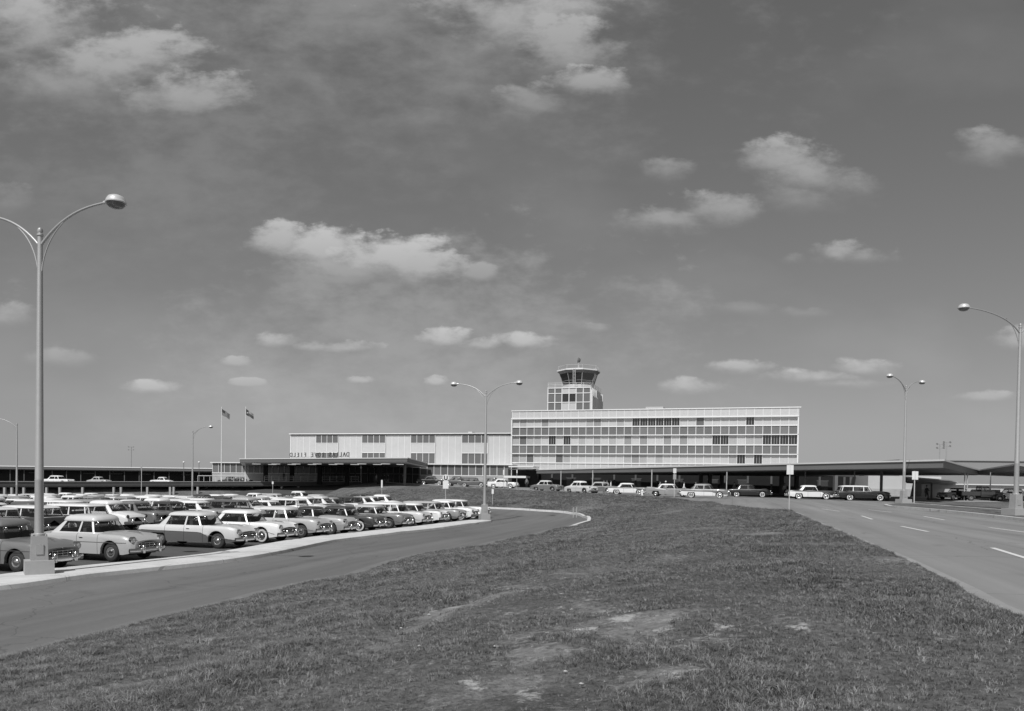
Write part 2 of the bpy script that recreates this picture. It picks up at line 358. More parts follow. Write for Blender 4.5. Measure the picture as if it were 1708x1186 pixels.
def turf_mat():
    M = bpy.data.materials.new('turf'); M.use_nodes = True; t = M.node_tree; b = t.nodes['Principled BSDF']
    tc = N(t, 'ShaderNodeTexCoord'); b.inputs['Roughness'].default_value = .95; b.inputs['Specular IOR Level'].default_value = .1
    def noise(s, d=8, r=.6, vec=None, dist=0.0):
        n = N(t, 'ShaderNodeTexNoise'); n.inputs['Scale'].default_value = s; n.inputs['Detail'].default_value = d; n.inputs['Roughness'].default_value = r; n.inputs['Distortion'].default_value = dist
        t.links.new(vec if vec is not None else tc.outputs['Object'], n.inputs['Vector']); return n.outputs[0]
    big = mth(t, 'MULTIPLY_ADD', mth(t, 'SUBTRACT', noise(.16, 6, .65), .5), 1.0, 1.0)
    mid = mth(t, 'MULTIPLY_ADD', mth(t, 'SUBTRACT', noise(.9, 8, .75), .5), 1.9, 1.0)
    fin = mth(t, 'MULTIPLY_ADD', mth(t, 'SUBTRACT', noise(15, 9, .8), .5), 3.0, 1.0, )
    # mower passes run away from the camera along the right-hand road
    mr = N(t, 'ShaderNodeMapping'); mr.inputs['Rotation'].default_value = (0, 0, -R(73)); t.links.new(tc.outputs['Object'], mr.inputs[0])
    mp = N(t, 'ShaderNodeMapping'); mp.inputs['Scale'].default_value = (.02, .7, 1); t.links.new(mr.outputs[0], mp.inputs[0])
    mow = mth(t, 'MULTIPLY_ADD', mth(t, 'SUBTRACT', noise(1.0, 3, .5, mp.outputs[0]), .5), 1.0, 1.0)
    g = mth(t, 'MULTIPLY', mth(t, 'MULTIPLY', big, mid), mth(t, 'MULTIPLY', fin, mow))
    g = mth(t, 'MULTIPLY', g, TURF_V)
    at = N(t, 'ShaderNodeAttribute'); at.attribute_name = 'bare'
    bare = mth(t, 'ADD', at.outputs['Fac'], mth(t, 'MULTIPLY', mth(t, 'SUBTRACT', noise(6.5, 9, .8), .5), 2.8))
    bare = mth(t, 'MULTIPLY', mth(t, 'SUBTRACT', bare, .48, clamp=True), 4.0, clamp=True)
    dirt = mth(t, 'MULTIPLY', mth(t, 'MULTIPLY_ADD', mth(t, 'SUBTRACT', noise(11, 9, .75), .5), 1.6, 1.0), .17)
    chalk = mth(t, 'MULTIPLY', mth(t, 'SUBTRACT', noise(2.3, 9, .8), .53, clamp=True), 2.4)
    dirt = mth(t, 'ADD', mth(t, 'MULTIPLY', dirt, 1.35), chalk)
    f = mth(t, 'ADD', mth(t, 'MULTIPLY', g, mth(t, 'SUBTRACT', 1.0, bare)), mth(t, 'MULTIPLY', dirt, bare))
    ac = N(t, 'ShaderNodeAttribute'); ac.attribute_name = 'chalk'
    ck = mth(t, 'MULTIPLY', mth(t, 'SUBTRACT', mth(t, 'ADD', ac.outputs['Fac'], mth(t, 'MULTIPLY', mth(t, 'SUBTRACT', noise(9, 9, .8), .5), 2.4)), .57, clamp=True), 3.0, clamp=True)
    ck = mth(t, 'MULTIPLY', ck, mth(t, 'GREATER_THAN', ac.outputs['Fac'], .02))
    f = mth(t, 'ADD', mth(t, 'MULTIPLY', f, mth(t, 'SUBTRACT', 1.0, ck)), mth(t, 'MULTIPLY', ck, .5))
    f = mth(t, 'MAXIMUM', f, .012)
    cc = N(t, 'ShaderNodeCombineColor')
    for i in range(3): t.links.new(f, cc.inputs[i])
    t.links.new(cc.outputs[0], b.inputs['Base Color'])
    bp = N(t, 'ShaderNodeBump'); bp.inputs['Strength'].default_value = 1.0; bp.inputs['Distance'].default_value = .05
    hh = mth(t, 'ADD', noise(22, 6, .7), mth(t, 'MULTIPLY', noise(4, 4), .8))
    t.links.new(hh, bp.inputs['Height']); t.links.new(bp.outputs[0], b.inputs['Normal'])
    MATS['turf'] = M; return M
TURF_V = 0.135
m_turf = turf_mat()
ROAD_ANG = math.atan2(38.5, 10.9)
m_asph = ground_mat('dark_asphalt', .14, fine=.18, coarse=.22, cs=.12, tracks=math.atan2(.961,.275), bump=.3, cracks=.25)
m_lot = ground_mat('lot_asphalt', .085, fine=.2, coarse=.3, cs=.25)
m_conc = ground_mat('road_concrete', .215, fine=.08, coarse=.12, cs=.2, joints=(3.3, ROAD_ANG), tracks=ROAD_ANG, bump=.15, cracks=.3)
m_kerb = ground_mat('kerb_concrete', .55, fine=.22, coarse=.3, cs=.9, bump=.3, joints=(3.05, math.atan2(.961,.275)), cracks=.2)
m_walk = ground_mat('walk_concrete', .34, fine=.15, coarse=.15, cs=.5)
m_far = ground_mat('airfield_grass', .07, fine=.3, coarse=.3, cs=.05)
m_line = mat('road_paint', .62, .7, noise=.25, nscale=12)

# ---- ground sheet to the horizon ----
def build_ground():
    xs = sorted(set([-4000,-2500,-1500,-900,-500,-320,-220,-170] + list(np.arange(-140, 160, 3.0)) + [170,220,320,500,900,1500,2500,4000]))
    ys = sorted(set([-3000,-1500,-700,-300,-150,-80] + list(np.arange(-45, 215, 3.0)) + [230,270,340,450,700,1200,2200,4000,6000]))
    vs = []; 
    pts = [(x, y) for y in ys for x in xs]; z = GA(pts)
    for (x, y), zz in zip(pts, z):
        r = max(abs(x)-150, abs(y-80)-140, 0); k = max(0, 1-r/200)
        vs.append((x, y, (float(zz)-0.3)*k + (0.9)*(1-k)))
    nx = len(xs); fs = [(j*nx+i, j*nx+i+1, (j+1)*nx+i+1, (j+1)*nx+i) for j in range(len(ys)-1) for i in range(nx-1)]
    b = MB(); b.add(vs, fs); o = b.build('ground', m_far, smooth=60); return kind(o, 'structure')
build_ground()

# ---- roads ----
edgeL_ext = [(-10.3,-30),(-10.0,-10),(-9.6,2)] + edgeL
edgeL_s = smooth_line(edgeL_ext, 1.5)
loop_s = smooth_line([edgeL[-1]] + [p[:2] for p in loop], .8)
curb_ext = [(-15.5,-30),(-15.0,-5),(-14.6,8)] + curbO
curb_s = smooth_line(curb_ext, 1.2)
tip = np.array(curbO[-1])
lot_right = [(-7,84.5),(-18,97),(-30,111),(-31,118)]          # foot of the bank
lot_poly = smooth_line(curb_ext[:-1], 2.5)[:-1] + [curbO[-1]] + [loop[-1][:2]] + lot_right + [(-45,133),(-75,136),(-120,132),(-150,100),(-120,10),(-60,-30)]
service = edgeL_s + loop_s[1:] + [curbO[-1]] + list(reversed(smooth_line(curb_ext[:-1], 2.5)[:-1]))
kind(sheet('service_road', service, 0.0, m_asph, 2.0), 'structure')
kind(sheet('parking_lot_pavement', lot_poly, -0.002, m_lot, 3.0), 'structure')

# raised kerb island at the edge of the lot, rounded at its far end
def island():
    p = np.array([q for q in curb_s if q[1] > -30]); t = np.gradient(p, axis=0); t /= np.linalg.norm(t, axis=1)[:,None]
    nl = np.stack([-t[:,1], t[:,0]], 1)
    width = np.interp(p[:,1], [0,25,45,62], [2.3,2.3,2.0,2.0])
    q = p + nl*width[:,None]
    endc = (p[-1]+q[-1])/2; rr = width[-1]/2; a0 = math.atan2(*(p[-1]-endc)[::-1])
    cap = [endc + rr*np.array([math.cos(a0+a), math.sin(a0+a)]) for a in np.linspace(0, math.pi, 11)[1:-1]]
    outl = [tuple(x) for x in p] + [tuple(x) for x in cap] + [tuple(x) for x in q[::-1]]
    n = len(outl); vs = []; h = .15
    zz = GA(outl); c = np.array(outl)
    nxt = np.roll(c, -1, 0)-np.roll(c, 1, 0); nxt /= np.linalg.norm(nxt, axis=1)[:,None]; inn = np.stack([-nxt[:,1], nxt[:,0]], 1)
    r0 = [(x, y, z-.2) for (x, y), z in zip(outl, zz)]
    r1 = [(x+i[0]*.07, y+i[1]*.07, z+h-.03) for (x, y), z, i in zip(outl, zz, inn)]
    r2 = [(x+i[0]*.13, y+i[1]*.13, z+h) for (x, y), z, i in zip(outl, zz, inn)]
    b = MB(); fs = []
    for k in range(2): fs += [(k*n+i, k*n+(i+1) % n, (k+1)*n+(i+1) % n, (k+1)*n+i) for i in range(n)]
    m_ = len(p); nc = len(cap)
    # top: ladder of quads, then the cap fan
    for i in range(m_-1): fs.append((2*n+i, 2*n+i+1, 2*n+n-1-(i+1), 2*n+n-1-i))
    fs.append(tuple([2*n+m_-1+i for i in range(nc+2)]))
    b.add(r0+r1+r2, fs); return b.build('kerb_island', m_kerb, smooth=45)
kind(island(), 'structure')

# right-hand road, terminal forecourt and apron in one concrete sheet
zR = 1.6
roadR_px = [(1708,869),(1600,857),(1540,851.5),(1490,847)]
roadR = [XY(Pz(a, b, zR)) for a, b in roadR_px]
eR = [p[:2] for p in edgeR]; eT = [p[:2] for p in edgeT]
eRs = smooth_line([(2.0,-30),(3.4,-10),(4.7,2)] + eR + eT, 1.2)
fore = eRs + [(-26,150),(-26,172),(-52,184),(-52,200),(60,190),(130,180),(130,-30)]
kind(sheet('terminal_road', fore, 0.0, m_conc, 2.6), 'structure')

# kerbs of the grass island
def offs(pts, d):
    p = np.array(pts); t = np.gradient(p, axis=0); t /= np.linalg.norm(t, axis=1)[:,None]
    return [tuple(x) for x in p + np.stack([-t[:,1], t[:,0]], 1)*d]
kR = [p for p in eRs if p[1] < 48]
kind(kerb('road_gutter', [(p[0], p[1]) for p in kR], .27, .03, ground_mat('gutter_concrete', .27, fine=.2, coarse=.3, cs=1.0)), 'structure')
kT = [p for p in eRs if p[1] >= 84]
kind(kerb('forecourt_kerb', kT, .3, .10, m_kerb), 'structure')
kind(kerb('turnaround_kerb', list(reversed(loop_s)) + [], .3, .15, m_kerb), 'structure')

kind(kerb('road_shoulder', [p for p in edgeL_s if p[1] > -20][::-1], .55, .006, ground_mat('dusty_shoulder', .165, fine=.2, coarse=.3, cs=1.2), base=-.02, skirt=.001), 'structure')
# lane dashes
def dash(pts, w=.12):
    b = MB()
    for (x0, y0, x1, y1) in pts:
        t = np.array([x1-x0, y1-y0]); t /= np.linalg.norm(t); n_ = np.array([-t[1], t[0]])*w/2
        q = [(x0+n_[0], y0+n_[1]), (x0-n_[0], y0-n_[1]), (x1-n_[0], y1-n_[1]), (x1+n_[0], y1+n_[1])]
        b.add([(a, c, G(a, c)+.006) for a, c in q], [(0,1,2,3)])
    return b
def pxdash(a, b): p = Pz(a[0], a[1], zR); q = Pz(b[0], b[1], zR); return (p.x, p.y, q.x, q.y)
dl = [pxdash(*d) for d in (((1655,919),(1725,942)),((1503,879.5),(1548,890)),((1437,861),(1455,867)),((1650,881.5),(1712,892)),((1541,862),(1575,868)),((1448,851),(1487,855)),((1371,850),(1400,853.5)))]
kind(dash(dl).build('lane_markings', m_line), 'structure')

# ---- grass ----
def vnoise(p, s, seed):
    r = np.random.RandomState(seed); T = r.rand(64, 64); q = p/s; i = np.floor(q).astype(int); f = q-i; f = f*f*(3-2*f)
    a = T[i[:,0] % 64, i[:,1] % 64]; b = T[(i[:,0]+1) % 64, i[:,1] % 64]; c = T[i[:,0] % 64, (i[:,1]+1) % 64]; d = T[(i[:,0]+1) % 64, (i[:,1]+1) % 64]
    return (a*(1-f[:,0])+b*f[:,0])*(1-f[:,1]) + (c*(1-f[:,0])+d*f[:,0])*f[:,1]
def turf_disp(p):
    e = np.clip((60-p[:,1])/40, 0, 1)
    ed = np.array([q[:2] for q in eRs]+[q[:2] for q in edgeL_s]); dd = np.min(np.hypot(p[:,None,0]-ed[None,:,0], p[:,None,1]-ed[None,:,1]), 1); e = e*1.0; k_ = np.clip(dd/1.6, .1, 1)
    return k_*((vnoise(p, 2.2, 1)-.5)*.10 + (vnoise(p, .8, 2)-.5)*.10 + (vnoise(p, .42, 3)-.5)*.075)*(.25+.75*e)
left_grass = smooth_line(edgeL_ext, 1.2)
grass_poly = left_grass + loop_s[1:] + lot_right[0:3] + [(-31,122),(-30,140),(-26,150)] + list(reversed(eRs))
grass = kind(sheet('grass_field', grass_poly, .07, m_turf, .42, disp=turf_disp, fine=True), 'stuff')
BARE = [(1010,1050,60,16),(1200,1075,60,16),(1130,1110,50,12),(870,985,110,14),(1010,1060,210,26),(1180,1085,120,34),(1060,1045,70,18),(900,1100,120,30),(690,1060,120,20),(1120,1150,130,30),(560,1110,90,22),(860,1160,200,30),(1340,1150,100,25),(1200,900,120,12),(950,960,90,12),(1000,1010,60,12),(1310,1000,60,12),(1400,880,30,6),(240,1170,120,14),(1230,1062,26,10),(760,1020,90,14),(820,1000,90,10)]
def grass_attrs(o):
    me = o.data; n = len(me.vertices); co = np.zeros(n*3); me.vertices.foreach_get('co', co); co = co.reshape(-1, 3); p = co[:,:2]
    bare = np.zeros(n)
    for (px, py, rx, ry) in BARE:
        q = Pg(px, py); a = Pg(px+rx, py); b = Pg(px, py-ry*.8); r1 = abs(a[0]-q[0]); r2 = abs(b[1]-q[1])*1.1
        d = np.hypot((p[:,0]-q[0])/max(r1,.25), (p[:,1]-q[1])/max(r2,.3)); bare = np.maximum(bare, np.clip(1.15-d, 0, 1)*.62)
    chalk = np.zeros(n)
    for (px, py, rx, ry) in ((1040,1048,55,14),(1205,1070,38,15),(1125,1108,45,10),(1110,1075,50,10),(985,1064,36,8),(1330,1072,35,7),(880,1165,40,9),(790,1150,30,8)):
        q = Pg(px, py); a = Pg(px+rx, py); b = Pg(px, py-ry); d = np.hypot((p[:,0]-q[0])/max(abs(a[0]-q[0]),.2), (p[:,1]-q[1])/max(abs(b[1]-q[1]),.25)); chalk = np.maximum(chalk, np.clip(1.15-d, 0, 1))
    bare = bare*(.1+1.35*vnoise(p, .5, 9)) + .55*np.clip((vnoise(p, 1.9, 5)*.5+vnoise(p, .6, 6)*.5-.46)*3, 0, 1)
    Y = p[:,1]; vis = (np.abs(p[:,0]) < .72*np.maximum(Y, 0)+2.5) & (Y > 3.0)
    dens = np.interp(Y, [0,6,12,20,32,48,75,112,125], [800,760,560,290,140,80,45,25,0])
    dens = dens*np.clip(1.15-1.9*bare, .02, 1)*vis*(.55+.8*vnoise(p, 1.1, 11))
    siz = np.interp(Y, [0,8,20,50,100], [1,1,1.25,1.8,2.8])*(.26+.5*vnoise(p, 1.6, 12)+.25*vnoise(p,.5,13)*(vnoise(p,.9,14)>.6))
    ca_, sa_ = math.cos(R(73)), math.sin(R(73)); al = p[:,0]*ca_+p[:,1]*sa_; ac = -p[:,0]*sa_+p[:,1]*ca_
    band = vnoise(np.stack([ac/1.1, al/26], 1), 1.0, 31)
    siz = siz*(.62+.76*band); dens = dens*(.6+.8*band)
    dens = dens*np.clip(1-chalk*1.1, 0, 1)
    for nm, arr in (('chalk', chalk), ('bare', bare), ('dens', dens), ('siz', siz)):
        at = me.attributes.new(nm, 'FLOAT', 'POINT'); at.data.foreach_set('value', arr.astype(np.float32))
grass_attrs(grass)
def blade_mat():
    M = bpy.data.materials.new('grass_blade'); M.use_nodes = True; t = M.node_tree; b = t.nodes['Principled BSDF']
    oi = N(t, 'ShaderNodeObjectInfo'); tc = N(t, 'ShaderNodeTexCoord')
    f = mth(t, 'MULTIPLY_ADD', mth(t, 'POWER', oi.outputs['Random'], 3.0), .26, BLADE_V)
    cc = N(t, 'ShaderNodeCombineColor')
    for i in range(3): t.links.new(f, cc.inputs[i])
    t.links.new(cc.outputs[0], b.inputs['Base Color']); b.inputs['Roughness'].default_value = .6; b.inputs['Specular IOR Level'].default_value = .3
    return M
BLADE_V = .095
def tuft(seed, nb, h):
    r = random.Random(seed); b = MB()
    for k in range(nb):
        a = r.uniform(0, 6.28); o = Vector((r.gauss(0, .022), r.gauss(0, .022), -.005)); hh = h*r.uniform(.5, 1.2); lean = r.uniform(.4, 1.9)*hh
        d = Vector((math.cos(a), math.sin(a), 0)); s = Vector((-d.y, d.x, 0))*r.uniform(.0015, .0032)
        p1 = o + d*lean*.4 + Vector((0,0,hh*.6)); p2 = o + d*lean + Vector((0,0,hh*r.uniform(.45,1.0)))
        b.add([o-s, o+s, p1+s*.8, p1-s*.8, p2], [(0,1,2,3),(3,2,4)])
    me = b.mesh('grass_tuft', blade_mat_)
    return me
blade_mat_ = blade_mat()
tuft_col = bpy.data.collections.new('grass_tufts')
for k in range(4):
    to = bpy.data.objects.new('grass_tuft', tuft(k, (11,14,9,16)[k], (.055,.07,.045,.085)[k])); tuft_col.objects.link(to)
def add_grass(o):
    g = bpy.data.node_groups.new('grass_scatter', 'GeometryNodeTree')
    g.interface.new_socket('Geometry', in_out='INPUT', socket_type='NodeSocketGeometry'); g.interface.new_socket('Geometry', in_out='OUTPUT', socket_type='NodeSocketGeometry')
    gi = g.nodes.new('NodeGroupInput'); go = g.nodes.new('NodeGroupOutput')
    def attr(nm):
        a = g.nodes.new('GeometryNodeInputNamedAttribute'); a.data_type = 'FLOAT'; a.inputs[0].default_value = nm; return a.outputs[0]
    dp = g.nodes.new('GeometryNodeDistributePointsOnFaces'); g.links.new(gi.outputs[0], dp.inputs['Mesh']); g.links.new(attr('dens'), dp.inputs['Density'])
    ip = g.nodes.new('GeometryNodeInstanceOnPoints'); g.links.new(dp.outputs['Points'], ip.inputs['Points'])
    ci = g.nodes.new('GeometryNodeCollectionInfo'); ci.inputs[0].default_value = tuft_col; ci.inputs[1].default_value = True
    g.links.new(ci.outputs[0], ip.inputs['Instance']); ip.inputs['Pick Instance'].default_value = True
    rv = g.nodes.new('FunctionNodeRandomValue'); rv.data_type = 'FLOAT_VECTOR'; rv.inputs[0].default_value = (-.12,-.12,0); rv.inputs[1].default_value = (.12,.12,6.283)
    g.links.new(rv.outputs[0], ip.inputs['Rotation'])
    rs = g.nodes.new('FunctionNodeRandomValue'); rs.data_type = 'FLOAT'; rs.inputs[2].default_value = .6; rs.inputs[3].default_value = 1.5; rs.inputs['Seed'].default_value = 3
    mu = g.nodes.new('ShaderNodeMath'); mu.operation = 'MULTIPLY'; g.links.new(rs.outputs[1], mu.inputs[0]); g.links.new(attr('siz'), mu.inputs[1])
    g.links.new(mu.outputs[0], ip.inputs['Scale'])
    jn = g.nodes.new('GeometryNodeJoinGeometry'); g.links.new(gi.outputs[0], jn.inputs[0]); g.links.new(ip.outputs[0], jn.inputs[0]); g.links.new(jn.outputs[0], go.inputs[0])
    md = o.modifiers.new('grass', 'NODES'); md.node_group = g
add_grass(grass)
# stones lying on the bare earth
def stones():
    b = MB(); r = random.Random(5); 
    for (px, py, rx, ry) in BARE[:10]:
        for _ in range(14):
            q = Pg(px+r.gauss(0, rx*.8), min(1180, py+r.gauss(0, ry*1.1))); s = r.choice([.006,.008,.01,.014,.022])
            z = G(*q)+.06
            vs = [(q[0]+s*dx*r.uniform(.6,1.3), q[1]+s*dy*r.uniform(.6,1.3), z+s*dz*r.uniform(.4,.8)) for dx, dy, dz in ((1,0,0),(0,1,0),(-1,0,0),(0,-1,0),(0,0,1),(0,0,-1))]
            b.add(vs, [(0,1,4),(1,2,4),(2,3,4),(3,0,4),(1,0,5),(2,1,5),(3,2,5),(0,3,5)])
    return b.build('stones', mat('stone', .42, .9, noise=.2))
kind(stones(), 'stuff')

# medians on the right
rr = [XY(Pz(a, b, zR)) for a, b in ((1480,845),(1490,847),(1540,851.5),(1600,857),(1708,869),(1900,892))]
far1 = [XY(Pz(a, b, 1.65)) for a, b in ((1900,873),(1680,853),(1572,845),(1500,840.5))]
med1 = rr + far1
far2a = [XY(Pz(a, b, 1.65)) for a, b in ((1520,840.5),(1572,843.6),(1680,851),(1900,869))]
far2b = [XY(Pz(a, b, 1.68)) for a, b in ((1900,845),(1700,840.5),(1600,839),(1530,838))]
def median(name, poly):
    o = sheet(name, poly, .11, m_turf, 1.0, disp=lambda p: (vnoise(p, .8, 4)-.5)*.06); return kind(o, 'stuff')
median('grass_strip', med1); median('grass_strip', far2a + far2b)
kind(kerb('road_kerb', smooth_line(rr, 1.5), .28, .15, m_kerb), 'structure')
kind(kerb('inner_kerb', smooth_line(list(reversed(far1)), 1.5), .35, .14, m_kerb), 'structure')
# pale walk in front of the canopy
wk = [XY(Pz(a, b, 1.7)) for a, b in ((1505,836.5),(1600,837.3),(1700,838.3),(1900,841),(1900,838.5),(1700,835.6),(1600,834.8),(1505,834.2))]
kind(sheet('sidewalk', wk, .03, m_walk, 2.0), 'structure')
# ---------------- building materials ----------------
m_white = mat('white_metal', .68, .45, noise=.06, nscale=1.5)
m_panel = mat('pale_panel', .46, .6, noise=.09, nscale=.9, bump=.1)
m_panel2 = mat('curtained_light_panel', .46, .5, noise=.1, nscale=2.0)
m_spand = mat('grey_spandrel', .135, .35, noise=.22, nscale=.55)
m_joint = mat('joint_shadow', .28, .8)  # even grey for cab posts and planter coping
m_glass = mat('window_glass', .10, .12, spec=.8, noise=.2, nscale=.6)
m_glassd = mat('dark_window_glass', .02, .08, spec=.8)
m_curt = mat('curtain', .34, .8, noise=.18, nscale=1.2, stretch=(6,6,.3))
m_curt2 = mat('darker_curtain', .24, .8, noise=.2, nscale=1.2, stretch=(6,6,.3))  # curtain in a darker grey, also for window bars and cab rail
m_blind = mat('screen_glass', .12, .3, noise=.15, nscale=.5)
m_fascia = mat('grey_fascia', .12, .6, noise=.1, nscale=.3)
m_soffit = mat('soffit', .23, .8, noise=.1, nscale=.3)
m_trim = mat('roof_trim', .6, .5, noise=.08)
m_stone = mat('rubble_stone', .36, .85, noise=.35, nscale=1.6, bump=.5, bscale=5, stretch=(1,1,2.5))
m_store = mat('shaded_storefront', .02, .35, spec=.25, noise=.4, nscale=.4)  # opaque glass; the dark of shaded interiors is put into its colour
m_dark = mat('dark_interior', .018, .9)  # near-black stands in for shade in openings and recesses
m_bconc = mat('building_concrete', .36, .8, noise=.1, nscale=.4, bump=.2)
m_roof = mat('gravel_roof', .3, .9, noise=.15, nscale=2)
m_steel = mat('galvanised_steel', .42, .42, metal=.35, noise=.1, nscale=6)
m_post = mat('painted_post', .45, .5, noise=.08)
m_deck = mat('deck_concrete', .2, .8, noise=.2, nscale=.4, stretch=(.3,.3,2))
m_emitl = mat('soffit_lamp', .8, .4, emit=.35)
m_signw = mat('sign_white', .72, .5, noise=.05)
m_black = mat('black_paint', .02, .5)

# every big block is built in a frame: s along the facade to the right, t back into the building, z up
class Frame:
    def __init__(s, x, y, ang): s.o = (x, y); s.a = ang; s.c = math.cos(ang); s.s = math.sin(ang)
    def __call__(s, u, t, z): return (s.o[0]+u*s.c-t*s.s, s.o[1]+u*s.s+t*s.c, z)
    def box(s, b, u0, u1, t0, t1, z0, z1, mi=0):
        b.add([s(u, t, z) for z in (z0, z1) for (u, t) in ((u0,t0),(u1,t0),(u1,t1),(u0,t1))],
              [(3,2,1,0),(4,5,6,7),(0,1,5,4),(1,2,6,5),(2,3,7,6),(3,0,4,7)], mi)
def fbox(F, name, m_, par, u0, u1, t0, t1, z0, z1):
    b = MB(); F.box(b, u0, u1, t0, t1, z0, z1); return b.build(name, m_, par)
TH = math.atan2(-15.6, 52.7)

# ---------------- five-bay-high office block ----------------
pL = P(855, 700, 160.0); FM = Frame(pL.x, pL.y, TH); LM = 55.0
office = thing('office_block', 'long white five storey office block with grid of curtained windows and grey panels', 'office building', (pL.x, pL.y, 0))
office.location = (0,0,0)
def build_office():
    F = FM; n = 36; mod = LM/n; D = 16
    fbox(F, 'wall', m_panel, office, 0.05, LM-.05, .35, D, 1.5, 17.6)
    fbox(F, 'roof', m_roof, office, .3, LM-.3, .5, D-.3, 17.6, 17.65)
    fbox(F, 'parapet', m_panel2, office, -.1, LM+.25, -.12, .34, 16.35, 17.75)
    fbox(F, 'coping', m_white, office, -.2, LM+.55, -.28, .45, 17.75, 17.92)
    for i in range(n+1): fbox(F, 'parapet_rib', m_white, office, i*mod-.04, i*mod+.04, -.17, -.125, 16.4, 17.74)
    for z, h in ((16.1, .25), (12.72, .16), (9.04, .16), (5.7, .2)):
        fbox(F, 'ledge', m_white, office, -.2, LM+.2, -.33 if z != 16.1 else -.42, .34, z, z+h)
    for u in (-.2, LM-.02): fbox(F, 'end_fin', m_white, office, u, u+.22, -.33, .3, 5.0, 16.1)
    for i in range(n+1):
        if i in (0,): pass
        fbox(F, 'mullion', m_white, office, max(i*mod-.05, .02), min(i*mod+.05, LM-.03), .03, .33, 5.9, 16.1)
    rows = [(16.1, 14.62), (12.72, 10.98), (9.04, 7.36)]
    darkw = {0: {16:3,17:3,18:3,19:3,20:3,21:3,30:3,4:1,11:1,24:2}, 1: {1:2,5:3,7:3,26:3,27:3,32:3,33:3,34:3,35:3,15:1,17:1,20:1,22:1}, 2: {0:4,2:2,6:2,29:3,31:3,16:1}}
    rnd = random.Random(3)
    for r, (zt, zb) in enumerate(rows):
        sill = fbox(F, 'sill', m_white, office, .03, LM-.03, -.02, .34, zb-.2, zb)
        for i in range(n):
            u0 = i*mod+.06; u1 = (i+1)*mod-.06
            k = darkw[r].get(i, 0)
            mm = [m_curt, m_curt2, m_blind, m_glassd, m_curt2][k]
            if k == 0: mm = mat('curtain_%d' % rnd.randint(0, 4), .30+.035*rnd.randint(0, 4), .8, noise=.16, nscale=1.2, stretch=(6,6,.3))
            w = fbox(F, 'window', mm, office, u0, u1, .16, .2, zb+.002, zt-.002)
            if k == 3:
                b = MB()
                for s in (.33, .67): F.box(b, u0+(u1-u0)*s-.05, u0+(u1-u0)*s+.05, .12, .157, zb+.01, zt-.01)
                b.build('window_bar', m_curt2, w)
        # grey spandrel panels below the first two rows, pale panel below the last
        z1 = zb-.2; z0 = (12.88, 9.20, 5.9)[r]
        fbox(F, 'spandrel', m_spand if r < 2 else m_panel, office, .03, LM-.03, .14, .18, z0, z1)
        if r < 2:
            rnd2 = random.Random(r)
            for i in range(n):
                if rnd2.random() < .3: fbox(F, 'spandrel_panel', mat('light_spandrel_%d' % rnd2.randint(0, 2), .145+.01*rnd2.randint(0, 2), .35, noise=.22, nscale=.8), office, i*mod+.06, (i+1)*mod-.06, .125, .139, z0+.01, z1-.01)
    # plant room on the roof
    fbox(F, 'plant_room', m_panel, office, 26.5, 30.0, 4.5, 8, 17.66, 18.75)
    # ground floor: shop front, its glass darkened for the shaded interior, with piers
    g = fbox(F, 'shop_front', m_store, office, 0.0, 66.5, -.2, .02, 1.4, 5.6)
    for i in range(0, 16):
        fbox(F, 'pier', mat('pier_grey', .09, .7), office, i*4.2, i*4.2+.35, -.45, -.22, 1.4, 5.6)
    for u in (3, 11, 16, 24, 32, 38.5, 44, 58):
        d = fbox(F, 'door', mat('door_glass', .06, .2), office, u+.6, u+2.4, -.32, -.22, 1.6, 4.2)
        fbox(F, 'door_frame', mat('door_head_grey', .07, .6), d, u+.45, u+2.55, -.30, -.21, 4.2, 4.35)
build_office()

